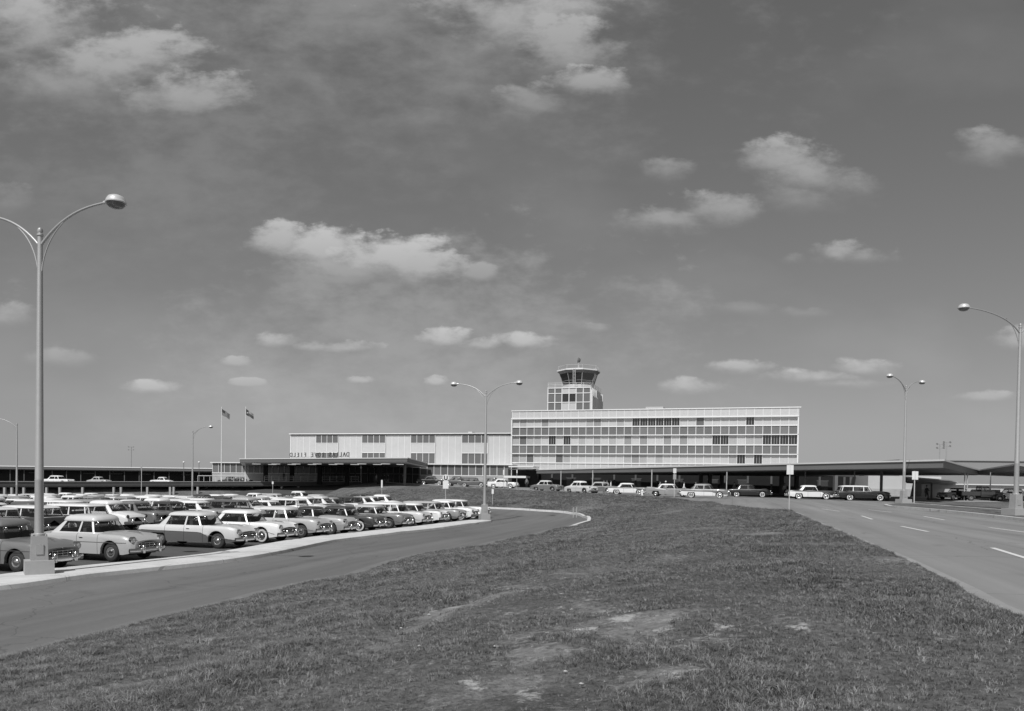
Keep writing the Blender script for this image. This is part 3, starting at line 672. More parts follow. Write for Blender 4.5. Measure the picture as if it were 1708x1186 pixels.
# ---------------- control tower ----------------
def build_tower():
    p = P(914, 660, 166.0); F = Frame(p.x, p.y, TH); w = 9.15; mod = w/6; dp = 13.0
    T = thing('control_tower', 'airport control tower rising above the office roof, with slanted dark glass cab and radar', 'control tower', (0,0,0))
    zt = 23.35; z0 = 17.7
    fbox(F, 'shaft', m_panel2, T, 0.02, w-.02, .12, dp, z0, zt-.1)
    side = MB()
    fbox(F, 'roof_slab', m_white, T, -.12, w+.18, -.12, dp+.1, zt-.1, zt+.08)
    rowz = [17.95, 18.55, 20.45, 22.35, 23.1]
    rowz = [18.3, 20.2, 20.35, 22.1, 22.3, 23.15]
    for c in range(6):
        for (a, b_) in ((18.35, 20.15), (20.42, 22.05), (22.3, 23.1)):
            mid = c in (2, 3)
            if mid and a in (18.35, 22.3): mm = m_panel2
            elif mid: mm = m_glassd
            else: mm = m_spand
            fbox(F, 'window' if mid and a == 20.42 else 'panel', mm, T, c*mod+.1, (c+1)*mod-.1, .02, .11, a, b_)
    for c in range(7): fbox(F, 'mullion', m_white, T, c*mod-.09, c*mod+.09, -.06, .118, z0+.35, zt-.1)
    for z in (17.95, 20.2, 22.1, ): fbox(F, 'ledge', m_white, T, -.1, w+.1, -.09, .114, z, z+.16)
    for i in range(9):
        t = .3+i*(dp-.5)/8
        fbox(F, 'side_fin', m_white, T, w-.015, w+.4, t-.12, t+.12, z0, zt-.1)
        if i < 8: fbox(F, 'side_panel', m_spand if i % 2 else mat('side_panel_grey', .10, .6), T, w-.018, w+.03, t+.13, t+(dp-.5)/8-.13, z0, zt-.12)
    # roof railing
    rl = MB()
    for u in np.linspace(0, w, 7):
        rl.tube([F(u, 0, zt+.08), F(u, 0, zt+1.05)], .03, 5)
    for t in np.linspace(0, dp, 8): rl.tube([F(w, t, zt+.08), F(w, t, zt+1.05)], .03, 5)
    for h in (.4, .72, 1.05): rl.tube([F(0, 0, zt+h), F(w, 0, zt+h), F(w, dp, zt+h)], .028, 5)
    rl.build('railing', m_white, T)
    # cab: octagon, glass leaning outwards
    cu, ct = 5.6, 4.6
    def octa(r, z, ph=R(22.5), st=1.0): return [F(cu+r*math.cos(ph+k*math.pi/4)*1.0, ct+r*math.sin(ph+k*math.pi/4)*st, z) for k in range(8)]
    def ring(b, lo, hi, mi=0):
        b.add(lo+hi, [(k, (k+1) % 8, 8+(k+1) % 8, 8+k) for k in range(8)], mi)
    b = MB(); ring(b, octa(3.3, zt+.05), octa(3.35, zt+.9)); b.add(octa(3.35, zt+.9), [tuple(range(8))]); b.build('cab_base', m_panel2, T)
    b = MB(); ring(b, octa(3.3, zt+.9), octa(4.1, zt+3.35)); g = b.build('cab_glass', mat('cab_glass', .018, .06, spec=.9), T)
    lo, hi = octa(3.34, zt+.85), octa(4.15, zt+3.4)
    for k in range(8):
        q = MB(); q.tube([lo[k], hi[k]], .06, 6); q.build('cab_post', m_joint if k not in (6,) else m_panel2, T)
    q = MB()
    for k in range(8):
        l2 = octa(3.63, zt+1.75); q.tube([l2[k], l2[(k+1) % 8]], .045, 5)
    q.build('cab_rail', m_curt2, T)
    b = MB(); ring(b, octa(4.1, zt+3.3), octa(4.75, zt+3.85)); b.add(octa(4.1, zt+3.3), [tuple(range(7, -1, -1))])
    b.build('cab_eave', m_fascia, T)
    b = MB(); ring(b, octa(4.75, zt+3.85), octa(4.75, zt+4.1)); ring(b, octa(4.75, zt+4.1), octa(3.0, zt+4.4)); b.add(octa(3.0, zt+4.4), [tuple(range(8))])
    b.build('cab_roof', m_white, T)
    q = MB(); tops = octa(4.4, zt+4.95)
    for k in range(8): q.tube([tops[k], tops[(k+1) % 8]], .018, 4); q.tube([tops[k], (tops[k][0], tops[k][1], zt+4.2)], .02, 4)
    q.build('roof_rail', m_white, T)
    q = MB(); ctr = F(cu, ct, 0); x, y = ctr[:2]
    q.lathe([(.6, zt+4.5), (.6, zt+4.8), (.25, zt+4.9), (.16, zt+5.6), (.3, zt+5.7), (.3, zt+5.9), (.0, zt+5.95)], 10, M=Matrix.Translation((x, y, 0)))
    q.build('antenna_mount', m_steel, T)
    q = MB(); q.lathe([(0,.35),(.25,.3),(.5,.12),(.62,-.1),(.55,-.1),(.3,.15),(0,.25)], 12, M=Matrix.Translation((x, y, zt+6.4)) @ Matrix.Rotation(R(100), 4, 'Y') @ Matrix.Rotation(R(25), 4, 'X'))
    q.tube([(x, y, zt+5.9), (x, y, zt+6.5), (x+.45, y-.2, zt+6.7)], .07, 6)
    q.build('radar_dish', mat('radar_grey', .12, .6), T)
    q = MB()
    for dx, h in ((2.6, 2.0), (-2.7, .9), (3.6, 1.0)): q.tube([F(cu+dx, ct, zt+4.2), F(cu+dx, ct, zt+4.2+h)], .025, 4)
    q.build('whip_antenna', m_steel, T)
    q = MB()      # ladder
    for s in (-.25, .25): q.tube([F(5.6+s, .15, zt+.1), F(5.6+s, -.05, zt+4.2)], .035, 5)
    for i in range(13):
        z = zt+.35+i*.3; q.tube([F(5.35, .13, z), F(5.85, .13, z)], .028, 5)
    q.build('ladder', m_white, T)
build_tower()

# ---------------- long low terminal wing ----------------
pW = P(484, 760, 173.8); pW2 = P(854, 760, 160.6)
FW = Frame(pW.x, pW.y, math.atan2(pW2.y-pW.y, pW2.x-pW.x)); LW = math.hypot(pW2.x-pW.x, pW2.y-pW.y)
def upx(F, px):    # distance along a facade at which a photo column meets it
    d = ray(px, 790); k = d.x/d.y
    return (k*F.o[1]-F.o[0])/(F.c-k*F.s)
def build_wing():
    F = FW; T = thing('terminal_wing', 'two storey pale panelled terminal wing with four window bays over a stone base', 'terminal building', (0,0,0))
    fbox(F, 'wall', m_panel, T, 0, LW-.3, .2, 20, 5.5, 13.25)
    fbox(F, 'coping', m_white, T, -.2, LW-.25, -.25, 20.2, 13.25, 13.42)
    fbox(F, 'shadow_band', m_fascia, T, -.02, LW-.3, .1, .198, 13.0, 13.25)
    groups = [(526.3,563.2),(603,642),(684.4,725),(769.6,813)]
    us = [(upx(F, a), upx(F, b)) for a, b in groups]
    b = MB(); edges = [0.02]+[v for g in us for v in g]+[LW-.3]
    for k in range(0, len(edges), 2):
        a, c = edges[k], edges[k+1]; n = 3
        for i in range(1, n+1 if k else n+1):
            u = a+(c-a)*i/(n+1); F.box(b, u-.03, u+.03, .165, .198, 7.0, 12.98)
    F.box(b, -.05, .12, .1, .3, 5.5, 13.24)
    b.build('panel_joint', mat('joint_light', .72, .5), T)
    for a, c in us:
        for (z0, z1) in ((11.35, 13.0), (7.0, 9.15)):
            w = fbox(F, 'window', m_blind, T, a, c, .12, .19, z0, z1)
            q = MB()
            for i in range(5):
                u = a+(c-a)*i/4; F.box(q, u-.045, u+.045, .02, .117, z0, z1)
            F.box(q, a-.04, c+.04, .01, .117, z0-.12, z0-.002); 
            q.build('frame', m_white, w)
        sp = fbox(F, 'spandrel', m_panel2, T, a+.05, c-.05, .06, .19, 9.32, 11.2)
        q = MB()
        for i in (0, 2, 4):
            u = a+(c-a)*i/4; F.box(q, u-.05, u+.05, -.02, .057, 9.25, 11.23)
        F.box(q, a-.05, c+.05, -.02, .057, 9.16, 9.31)
        q.build('frame', m_white, sp)
    # ground floor strip, standing four metres forward
    u0 = upx(F, 366)+1.0; u1 = upx(F, 866)-.5; f = -4.0
    fbox(F, 'base_roof', m_white, T, u0-.3, u1+.2, f-.35, .2, 6.65, 6.85)
    fbox(F, 'stone_base', m_stone, T, u0, u1, f, .1, 1.2, 4.45)
    fbox(F, 'base_wall', m_fascia, T, u0+.1, u1-.1, f+.2, .1, 4.45, 6.65)
    n = 46; md = (u1-u0-.2)/n
    for i in range(n):
        a = u0+.1+i*md
        fbox(F, 'strip_window', m_blind if i % 5 else mat('strip_glass', .16, .3, noise=.2), T, a+.06, a+md-.06, f+.12, f+.18, 4.55, 6.6)
    q = MB()
    for i in range(n+1):
        a = u0+.1+i*md; F.box(q, a-.055, a+.055, f+.0, f+.19, 4.46, 6.64)
    F.box(q, u0, u1, f-.06, f-.005, 4.4, 4.55); q.build('strip_frame', m_white, T)
    # stepped white slabs beside the office block
    for (px0, px1, z0, z1, ff) in ((863, 903, 6.2, 6.45, -7), (863, 900, 5.75, 5.9, -6), (856, 892, 4.1, 4.5, -7.5)):
        a, c = upx(F, px0), upx(F, px1); fbox(F, 'entrance_slab', m_white if z0 != 5.75 else m_panel, T, a, c, ff, -2.0, z0, z1)
    fbox(F, 'recess_shade', m_dark, T, upx(F, 856), upx(F, 905), -3.98, -3.5, 1.2, 6.0)  # solid block, coloured near-black as the shade of the entrance
    fbox(F, 'roof_vent', m_panel2, T, upx(F, 765), upx(F, 772), 6, 8, 13.42, 14.1)
build_wing()

# ---------------- canopies ----------------
def slab(T, name, poly, z0, z1, m_): b = MB(); b.prism(poly, z0, z1); return b.build(name, m_, T)
def inset(poly, d):
    p = np.array(poly); n = len(p); out = []
    for i in range(n):
        a = p[i]-p[i-1]; b = p[(i+1) % n]-p[i]; a = a/np.linalg.norm(a); b = b/np.linalg.norm(b)
        na = np.array([-a[1], a[0]]); nb = np.array([-b[1], b[0]]); m_ = na+nb; m_ = m_/max(1e-3, m_.dot(na)); out.append(tuple(p[i]+m_*d))
    return out
def ccw(poly):
    a = sum(poly[i][0]*poly[(i+1) % len(poly)][1]-poly[(i+1) % len(poly)][0]*poly[i][1] for i in range(len(poly)))
    return poly if a > 0 else poly[::-1]
def pxy(px, Y): q = P(px, 806, Y); return (q.x, q.y)
def build_canopy():
    T = thing('terminal_canopy', 'broad flat dark canopy with angular corner sheltering cars in front of the office block', 'canopy', (0,0,0))
    zt = 5.8
    A = (39.6, 71.5); B = (4.6, 152.5); Nn = (63.5, 106.0)
    main = ccw([B, A, Nn, (50, 126), (62, 139), (5.6, 156.5)])
    slab(T, 'soffit', inset(main, .35), zt-.80, zt-.2, m_soffit)
    slab(T, 'fascia', inset(main, .12), zt-.78, zt-.16, mat('canopy_fascia', .155, .6, noise=.1, nscale=.3))
    slab(T, 'roof_edge', main, zt-.16, zt, m_trim)
    wing = ccw([Nn, (51.6, 80.0), (66, 97), (92, 120), (80, 124), (64, 112)])
    slab(T, 'branch_fascia', inset(wing, .12), zt-.58, zt-.17, m_fascia); slab(T, 'branch_edge', wing, zt-.165, zt-.005, m_trim)
    for px, Y, top in ((935.5,128,5.2),(988.5,118,5.2),(1087,108,5.2),(1343,98,5.2),(1425,92,5.2),(1470,90,5.2),(1609,92,5.2),(1613.5,94,5.2),(1652,96,5.2)):
        x, y = pxy(px, Y); g = G(x, y); d = 1.0 if px != 1470 else 2.4
        b = MB(); b.tube([(x, y, g-.1), (x, y, top)], .07*d, 8); b.build('column', m_post if px not in (1470,) else m_soffit, T)
    # leaning fins under the canopy
    for px in (1185, 1205, 1305, 1330, 1170, 1395):
        x, y = pxy(px, 128); b = MB(); b.prism([(x-.25,y),(x+.25,y),(x+.25,y+.8),(x-.25,y+.8)], 1.5, 5.1); b.build('fin', mat('fin_grey', .14, .7), T)
build_canopy()
def build_lobby_canopy():
    T = thing('entrance_canopy', 'wide flat grey canopy over the upper entrance, carrying the mirrored airport name', 'canopy', (0,0,0))
    h = 3.9; zt = CAM_H+h
    FR = Pz(680, 763, zt); FL = Pz(399, 764.8, zt); BR = pxy(714, 160); BL = pxy(402, 176)
    poly = ccw([(FR.x, FR.y), (FL.x, FL.y), BL, BR])
    slab(T, 'soffit', inset(poly, 1.0), zt-.9, zt-.42, m_soffit)
    slab(T, 'fascia', inset(poly, .3), zt-.86, zt-.7, m_trim)
    slab(T, 'fascia', inset(poly, .1), zt-.7, zt-.15, m_fascia); slab(T, 'roof_edge', poly, zt-.15, zt, m_trim)
    for px, Y in ((443,160),(487,157),(533,153),(578,150),(675,131),(633,140)):
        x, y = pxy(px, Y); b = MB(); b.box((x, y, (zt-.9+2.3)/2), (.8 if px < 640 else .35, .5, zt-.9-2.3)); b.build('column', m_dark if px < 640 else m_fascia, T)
    for i in range(7):
        for j, (o_, s_) in enumerate(((3.2, 0), (7.0, .5))):
            f = (i+.6+s_)/7.6; x = FL.x+(FR.x-FL.x)*f; y = FL.y+(FR.y-FL.y)*f+o_
            b = MB(); b.lathe([(.75, zt-1.0), (.8, zt-.93), (.8, zt-.9)], 14, M=Matrix.Translation((x, y, 0))); b.build('ceiling_light', m_emitl, T)
    # glazed lobby behind, coloured dark for the shade inside
    lob = thing('lobby_front', 'dark recessed glass lobby front under the entrance canopy', 'shop front', (0,0,0))
    a, c = upx(FW, 548), upx(FW, 712)
    fbox(FW, 'glazing', m_store, lob, a, c, -4.35, -4.1, 2.4, 6.0)
    for i in range(17):
        u = a+(c-a)*i/16; fbox(FW, 'mullion', mat('door_frame_grey', .2, .5), lob, u-.05, u+.05, -4.45, -4.36, 2.4, 6.0)
    fbox(FW, 'transom', mat('door_frame_grey', .2, .5), lob, a, c, -4.43, -4.37, 4.6, 4.7)
    return zt, FL, FR
LOB = build_lobby_canopy()
def build_letters():
    zt, FL, FR = LOB
    T = thing('roof_letters', 'dark mirrored letters spelling DALLAS LOVE FIELD standing on the entrance canopy edge', 'sign', (0,0,0))
    txt = 'DALLAS LOVE FIELD'
    # the row runs from right to left, each letter turned about
    f0 = lambda px: Vector((PX(px, FL.y+(FR.y-FL.y)*(px-399)/281.0), FL.y+(FR.y-FL.y)*(px-399)/281.0, 0))
    ang = math.atan2(FR.y-FL.y, FR.x-FL.x)
    for i, ch in enumerate(txt):
        if ch == ' ': continue
        px = 578.5-(578.5-483.5)*i/(len(txt)-1)
        q = f0(px)
        cu = bpy.data.curves.new('letter', 'FONT'); cu.body = ch; cu.size = 1.05; cu.extrude = .05; cu.offset = .004; cu.align_x = 'CENTER'
        tmp = bpy.data.objects.new('tmp', cu); COL.objects.link(tmp)
        dg = bpy.context.evaluated_depsgraph_get(); me = bpy.data.meshes.new_from_object(tmp.evaluated_get(dg)); bpy.data.objects.remove(tmp)
        for v in me.vertices: v.co = (-v.co.x, -v.co.z, v.co.y)
        me.flip_normals(); me.name = 'letter'; me.materials.clear(); me.materials.append(mat('letter_grey', .05, .5))
        o = obj('letter', me, T, (q.x, q.y+.6, zt+.28), ang)
    q0, q1 = f0(481), f0(581)
    b = MB(); b.tube([(q0.x, q0.y+.68, zt+.22), (q1.x, q1.y+.68, zt+.22)], .03, 5)
    for k in range(9):
        q = q0.lerp(q1, k/8); b.tube([(q.x, q.y+.68, zt), (q.x, q.y+.68, zt+.22)], .025, 4)
    b.build('rail', m_fascia, T)
build_letters()

# ---------------- upper deck and the long covered walk at left ----------------
def zdeck(x, y):
    return float(np.interp(x, [-140,-75,-31,-20], [1.75,2.28,2.95,3.0]))
def dk_off(x): return float(np.interp(x, [-140,-50,-38,-24], [.62,.62,.5,.2]))
dk = [pxy(-140, 112), pxy(95, 126), pxy(300, 139), pxy(480, 150), pxy(600, 158)]
def build_deck():
    T = thing('upper_deck', 'low concrete upper roadway deck with dark edge on slim columns behind the car park', 'bridge deck', (0,0,0))
    front = smooth_line(dk, 6); back = [(-24,172),(-40,182),(-80,200),(-150,205)]
    poly = front+back; zz = [zdeck(*p)+.15-dk_off(p[0]) for p in poly]
    b = MB(); b.prism(poly, [z-.45 for z in zz], [z-.15 for z in zz]); b.build('deck_slab', m_conc, T)
    b = MB(); vs = []; fs = []
    def strip(dz0, dz1, th, name, m_):
        p = np.array(front); t = np.gradient(p, axis=0); t /= np.linalg.norm(t, axis=1)[:,None]; nr = np.stack([t[:,1], -t[:,0]], 1)
        vs = []; fs = []
        for i in range(len(p)):
            z = zdeck(*p[i]); q = p[i]+nr[i]*th; r_ = p[i]-nr[i]*.25
            vs += [(r_[0], r_[1], z+dz0), (q[0], q[1], z+dz0), (q[0], q[1], z+dz1), (r_[0], r_[1], z+dz1)]
        for i in range(len(p)-1):
            for k in range(4): fs.append((i*4+k, i*4+(k+1) % 4, i*4+4+(k+1) % 4, i*4+4+k))
        fs += [(0,1,2,3), tuple((len(p)-1)*4+k for k in (3,2,1,0))]
        b = MB(); b.add(vs, fs); b.build(name, m_, T)
    strip(-.72, -.1, .12, 'deck_edge', mat('deck_edge_grey', .09, .8, noise=.2)); strip(-.1, .03, .2, 'kerb', m_walk)
    # grass bank under the deck edge
    fr = [p for p in front if p[0] > -140 and p[0] < -38]
    pp = np.array(fr); t = np.gradient(pp, axis=0); t /= np.linalg.norm(t, axis=1)[:,None]; nr = np.stack([t[:,1], -t[:,0]], 1)
    vs = []; fs = []; prof = ((3.0, -1.7), (2.0, -1.2), (.5, -.1), (-1.3, 1.2), (-5, 1.5))
    for i in range(len(pp)):
        mm_ = math.exp(-((pp[i][0]+55)/6)**2)
        for (o_, z) in prof: q = pp[i]+nr[i]*(o_+.3*math.sin(i*1.7)+3.5*mm_*(o_ > -1)); vs.append((q[0], q[1], z+.12*math.sin(i*2.3+o_)))
    for i in range(len(pp)-1):
        for k in range(4): fs.append((i*5+k, i*5+k+1, i*5+6+k, i*5+5+k))
    b = MB(); b.add(vs, fs); kind(b.build('embankment', MATS['turf'], smooth=60), 'structure')
    # columns
    for px in (8,20,40,78,85,100,138,151,190,202,235,246,284,290,330,345,389,421,470,498):
        Y = np.interp(px, [-140,95,300,480,600], [112,126,139,150,158])+(-1.2 if px % 2 == 0 else 3)
        x, y = pxy(px, Y); z = zdeck(x, y)-.95; b = MB(); b.box((x, y, (z-1.6)/2), (.32, .32, z+1.6)); b.build('column', m_bconc, T)
    rail = thing('deck_railing', 'long white pipe railing along the deck edge below the entrance canopy', 'railing', (0,0,0))
    b = MB(); n = 13
    for i in range(n+1):
        px = 441+(598-441)*i/n; Y = np.interp(px, [300,480,600], [139,150,158])-.0; x, y = pxy(px, Y); z = zdeck(x, y)
        q = MB(); q.tube([(x, y, z), (x, y, z+1.05)], .035, 6); q.build('post', m_white, rail)
    for h in (.38, .72, 1.05):
        pts = []
        for i in range(n+1):
            px = 441+(598-441)*i/n; Y = np.interp(px, [300,480,600], [139,150,158]); x, y = pxy(px, Y); pts.append((x, y, zdeck(x, y)+h))
        q = MB(); q.tube(pts, .03, 6); q.build('rail', m_white, rail)
    rail = thing('ramp_railing', 'short white railing with flat top at the left end of the deck', 'railing', (0,0,0))
    for i in range(9):
        px = 330+i*10; Y = 146+i*.6; x, y = pxy(px, Y); z = zdeck(x, y); q = MB(); q.tube([(x, y, z), (x, y, z+1.1)], .04, 5); q.build('post', m_white, rail)
    q = MB(); a = pxy(330, 146); c = pxy(410, 150.8); q.tube([(a[0], a[1], zdeck(*a)+1.1), (c[0], c[1], zdeck(*c)+1.1)], .06, 6); q.build('rail', m_white, rail)
build_deck()
def wallpx(T, name, m_, px0, Y0, px1, Y1, z0, z1, th=.4):
    a = pxy(px0, Y0); c = pxy(px1, Y1); d = np.array(c)-np.array(a); d /= np.linalg.norm(d); n_ = np.array([-d[1], d[0]])*th
    b = MB(); b.prism([a, c, (c[0]+n_[0], c[1]+n_[1]), (a[0]+n_[0], a[1]+n_[1])], z0, z1); return b.build(name, m_, T)
def build_under():
    T = thing('underpass_wall', 'grey concrete wall under the deck with three dark openings', 'retaining wall', (0,0,0))
    Yf = lambda px: float(np.interp(px, [300,480,600], [139,150,158]))+6
    wallpx(T, 'wall', m_bconc, 395, Yf(395), 422, Yf(422), -1.5, 2.3)
    wallpx(T, 'opening_shade', m_dark, 422, Yf(422)+.3, 525, Yf(525)+.3, -1.5, 2.3)  # solid slab whose near-black colour paints the shade between the piers
    for px in (425, 427, 445, 448, 458, 485, 488, 497, 502): wallpx(T, 'pier', m_bconc, px, Yf(px), px+1.6, Yf(px+1.6), -1.4, 2.25, .25)
    wallpx(T, 'wall', m_bconc, 523, Yf(523)-.2, 606, Yf(606)-3.5, -1.5, 2.35)
    wallpx(T, 'wall', m_bconc, 362, Yf(362)+2, 396, Yf(396), -1.5, 2.3)
build_under()
def build_walkway():
    T = thing('covered_walk', 'very long low flat roofed boarding concourse with white roof edge running out left', 'concourse', (0,0,0))
    zt = 5.6; a = Pz(-160, 774.5, zt+.05); c = Pz(366, 780.8, zt-.0)
    a = (a.x, a.y); c = (c.x, c.y)
    d = np.array(c)-np.array(a); L = np.linalg.norm(d); ang = math.atan2(d[1], d[0]); F = Frame(a[0], a[1], ang)
    fbox(F, 'roof_edge', m_white, T, 0, L, 0, 18, zt-.2, zt); fbox(F, 'fascia', m_fascia, T, 0, L, .12, 17.9, zt-.75, zt-.2)
    fbox(F, 'soffit', m_soffit, T, 0, L, .5, 17.5, zt-.95, zt-.75)
    fbox(F, 'back_wall', m_store, T, 0, L, 9.5, 10, 1.0, zt-.95)  # wall coloured near-black for the shade under the roof
    n = 22
    for i in range(n):
        b = MB(); p = F(i*L/n+2, 1.2, 0); b.tube([(p[0], p[1], 1.0), (p[0], p[1], zt-.9)], .11, 8); b.build('column', m_fascia, T)
    for i in (4, 7, 11, 13, 15, 18):
        fbox(F, 'doorway', mat('door_frame_grey', .2, .5), T, i*L/n, i*L/n+3.2, 9.3, 9.5, 3.9, 4.15)
build_walkway()

# ---------------- buildings at the right ----------------
def build_right():
    T = thing('hangar_building', 'large plain grey flat roofed hangar wall standing behind the canopy at far right', 'hangar', (0,0,0))
    a = pxy(1500, 215); F = Frame(a[0], a[1], R(-4)); 
    fbox(F, 'wall', mat('hangar_grey', .27, .8, noise=.06, nscale=.2), T, 0, 110, 0, 30, 1, 10.9)
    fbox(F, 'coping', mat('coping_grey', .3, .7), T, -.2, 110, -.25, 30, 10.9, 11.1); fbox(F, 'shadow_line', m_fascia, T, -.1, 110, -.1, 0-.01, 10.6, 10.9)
    T = thing('service_building', 'long low white walled service building with flat roof behind the pickup truck', 'building', (0,0,0))
    a = pxy(1566, 142); F = Frame(a[0], a[1], R(-3))
    fbox(F, 'wall', m_panel, T, 0, 70, 0, 10, 1, 3.9); fbox(F, 'roof', m_white, T, -.4, 70, -.5, 10.3, 3.9, 4.08)
    for u in (13, 16.5): fbox(F, 'roof_vent', m_black, T, u+6, u+8, 2, 3.4, 4.08, 4.5)
    fbox(F, 'door', m_fascia, T, 40, 41.2, -.05, .0-.002, 1.4, 3.6)
    T = thing('stone_wing', 'pale blank stone walled wing of the terminal lit by the sun below the canopy', 'building', (0,0,0))
    a = pxy(1448, 131); F = Frame(a[0], a[1], R(-8))
    fbox(F, 'wall', m_panel, T, 0, 11.5, 0, 12, 3.0, 5.15); fbox(F, 'stone_base', m_stone, T, -.1, 11.6, -.3, 12, 1, 3.0)
    T = thing('side_wall', 'low white garden wall on a stone base behind the second small canopy', 'wall', (0,0,0))
    a = pxy(1552, 118); F = Frame(a[0], a[1], R(-6)); fbox(F, 'wall', m_panel, T, 0, 10, 0, .4, 1.2, 3.1)
    T = thing('small_canopy', 'small lower flat canopy on a tapering stone pier beyond the main canopy', 'canopy', (0,0,0))
    poly = ccw([pxy(1512, 92), pxy(1585, 120), pxy(1598, 150), pxy(1560, 150), pxy(1506, 112)])
    slab(T, 'roof_edge', poly, 4.35, 4.5, m_trim); slab(T, 'fascia', inset(poly, .1), 4.0, 4.35, m_fascia); slab(T, 'soffit', inset(poly, .4), 3.85, 4.0, m_soffit)
    x, y = pxy(1531, 104); g = G(x, y); b = MB(); b.prism([(x-.85,y-.3),(x+.35,y-.3),(x+.35,y+.5),(x-.85,y+.5)], g-.2, 3.86); o = b.build('pier', m_stone, T)
    for v in o.data.vertices:
        if v.co.z > 3 and v.co.x < x-.5: v.co.x += .45
    x, y = pxy(1554, 104); b = MB(); b.tube([(x, y, 1.5), (x, y, 3.9)], .12, 8); b.build('column', m_soffit, T)
    # planter wall at the end of the forecourt
    T = thing('planter_wall', 'long low dark planter wall in front of the stone wing', 'planter', (0,0,0))
    a = pxy(1482, 79); c = pxy(1546, 82)
    wallpx(T, 'wall', m_fascia, 1484, 80, 1546, 83, 1.5, 2.15, .5); wallpx(T, 'coping', m_joint, 1483, 79.9, 1547, 82.9, 2.15, 2.22, .6)
build_right()
# ---------------- 1950s cars ----------------
def paint(v, name=None):
    nm = name or 'paint_%02d' % int(v*100)
    if nm in MATS: return MATS[nm]
    M = mat(nm, v, .32, noise=.07, nscale=1.7, coat=.6, spec=.5)
    return M
P_ = {k: paint(v, 'paint_'+k) for k, v in dict(white=.72, cream=.56, pale=.40, light=.27, mid=.16, grey=.10, dark=.045, black=.012).items()}
m_chrome = mat('chrome', .62, .16, metal=1.0)
m_tyre = mat('tyre_rubber', .03, .85)
m_wwall = mat('white_wall', .6, .7)
m_cdark = mat('car_underside', .012, .9)
m_seat = mat('car_seat', .07, .8)
m_grille = mat('grille_dark', .03, .4)
m_lens = mat('headlamp_lens', .5, .1, spec=.8)
m_tail = mat('tail_lens', .06, .2)
def car_glass():
    M = bpy.data.materials.new('car_glass'); M.use_nodes = True; t = M.node_tree; t.nodes.clear()
    o = N(t, 'ShaderNodeOutputMaterial'); mx = N(t, 'ShaderNodeMixShader'); tr = N(t, 'ShaderNodeBsdfTransparent'); gl = N(t, 'ShaderNodeBsdfGlossy')
    tr.inputs[0].default_value = (.72,.72,.72,1); gl.inputs[0].default_value = (.9,.9,.9,1); gl.inputs['Roughness'].default_value = .04
    fr = N(t, 'ShaderNodeLayerWeight'); fr.inputs[0].default_value = .5
    t.links.new(mth(t, 'ADD', mth(t, 'MULTIPLY', mth(t, 'POWER', fr.outputs['Facing'], 4.0), .7), .06, clamp=True), mx.inputs[0])
    t.links.new(tr.outputs[0], mx.inputs[1]); t.links.new(gl.outputs[0], mx.inputs[2]); t.links.new(mx.outputs[0], o.inputs[0]); return M
m_cglass = car_glass()

# body outlines: x runs from the tail (-) to the nose (+)
ST = {}
ST['round_sedan'] = dict(L=5.0, w=[(-2.5,.70),(-2.4,.80),(-2.1,.86),(-1.4,.90),(0,.92),(1.4,.92),(2.1,.88),(2.38,.80),(2.5,.66)],
  zs=[(-2.5,.72),(-2.35,.84),(-1.9,.93),(-1.2,.985),(0,1.01),(.9,1.0),(1.8,.98),(2.2,.94),(2.42,.84),(2.5,.76)],
  zc=[(-2.5,.74),(-2.35,.90),(-1.9,1.0),(-1.5,1.06),(-1.0,1.08),(.8,1.08),(1.4,1.06),(2.0,1.0),(2.3,.92),(2.5,.78)],
  belt=1.04, top=1.43, roof=1.68, xb=(1.02,-1.62), xt=(.66,-1.02), wb=.80, wt=.62, pil=[(.02,-.07,.02,-.05),(-1.0,-1.35,-.74,-.86)], split=None, dome=.17, seams=(.98,.0), nose='round', wheels=(1.55,-1.38), rearskirt=.60)
ST['post_sedan'] = dict(L=5.2, w=[(-2.6,.74),(-2.5,.84),(-2.0,.90),(-1.4,.93),(0,.94),(1.5,.94),(2.2,.91),(2.5,.84),(2.6,.72)],
  zs=[(-2.6,.80),(-2.5,.92),(-2.1,.97),(-1.4,.985),(-.4,.97),(.6,1.0),(1.6,1.0),(2.3,.97),(2.5,.90),(2.6,.78)],
  zc=[(-2.6,.78),(-2.45,.92),(-1.9,.98),(-1.3,1.01),(.9,1.02),(1.5,1.02),(2.1,.97),(2.4,.90),(2.6,.76)],
  belt=1.0, top=1.40, roof=1.60, xb=(1.08,-1.75), xt=(.68,-1.16), wb=.82, wt=.65, pil=[(-.03,-.12,-.03,-.1),(-1.12,-1.46,-.92,-1.02)], split=[(-2.6,.74),(-.6,.72),(.8,.70),(1.25,.52),(2.6,.40)], dome=.16, seams=(.92,-.05,-1.05), nose='oval', wheels=(1.62,-1.42), rearskirt=.62)
ST['sweep_hardtop'] = dict(L=5.1, w=[(-2.55,.76),(-2.45,.85),(-2.0,.91),(-1.4,.93),(0,.93),(1.5,.93),(2.2,.90),(2.45,.84),(2.55,.74)],
  zs=[(-2.55,.86),(-2.45,1.0),(-2.1,1.0),(-1.3,.97),(-.3,.94),(.6,.96),(1.6,.97),(2.3,.95),(2.47,.88),(2.55,.76)],
  zc=[(-2.55,.76),(-2.4,.90),(-1.9,.94),(-1.3,.97),(.9,.99),(1.5,.99),(2.1,.94),(2.4,.86),(2.55,.74)],
  belt=.96, top=1.35, roof=1.54, xb=(1.02,-1.62), xt=(.62,-1.1), wb=.81, wt=.65, pil=[(-1.05,-1.38,-.72,-.90)], split=[(-2.55,.84),(-1.2,.84),(.4,.88),(1.1,.80),(1.4,.6),(2.55,.4)], dome=.15, seams=(.88,-.45), nose='oval', wheels=(1.55,-1.40), rearskirt=.64)
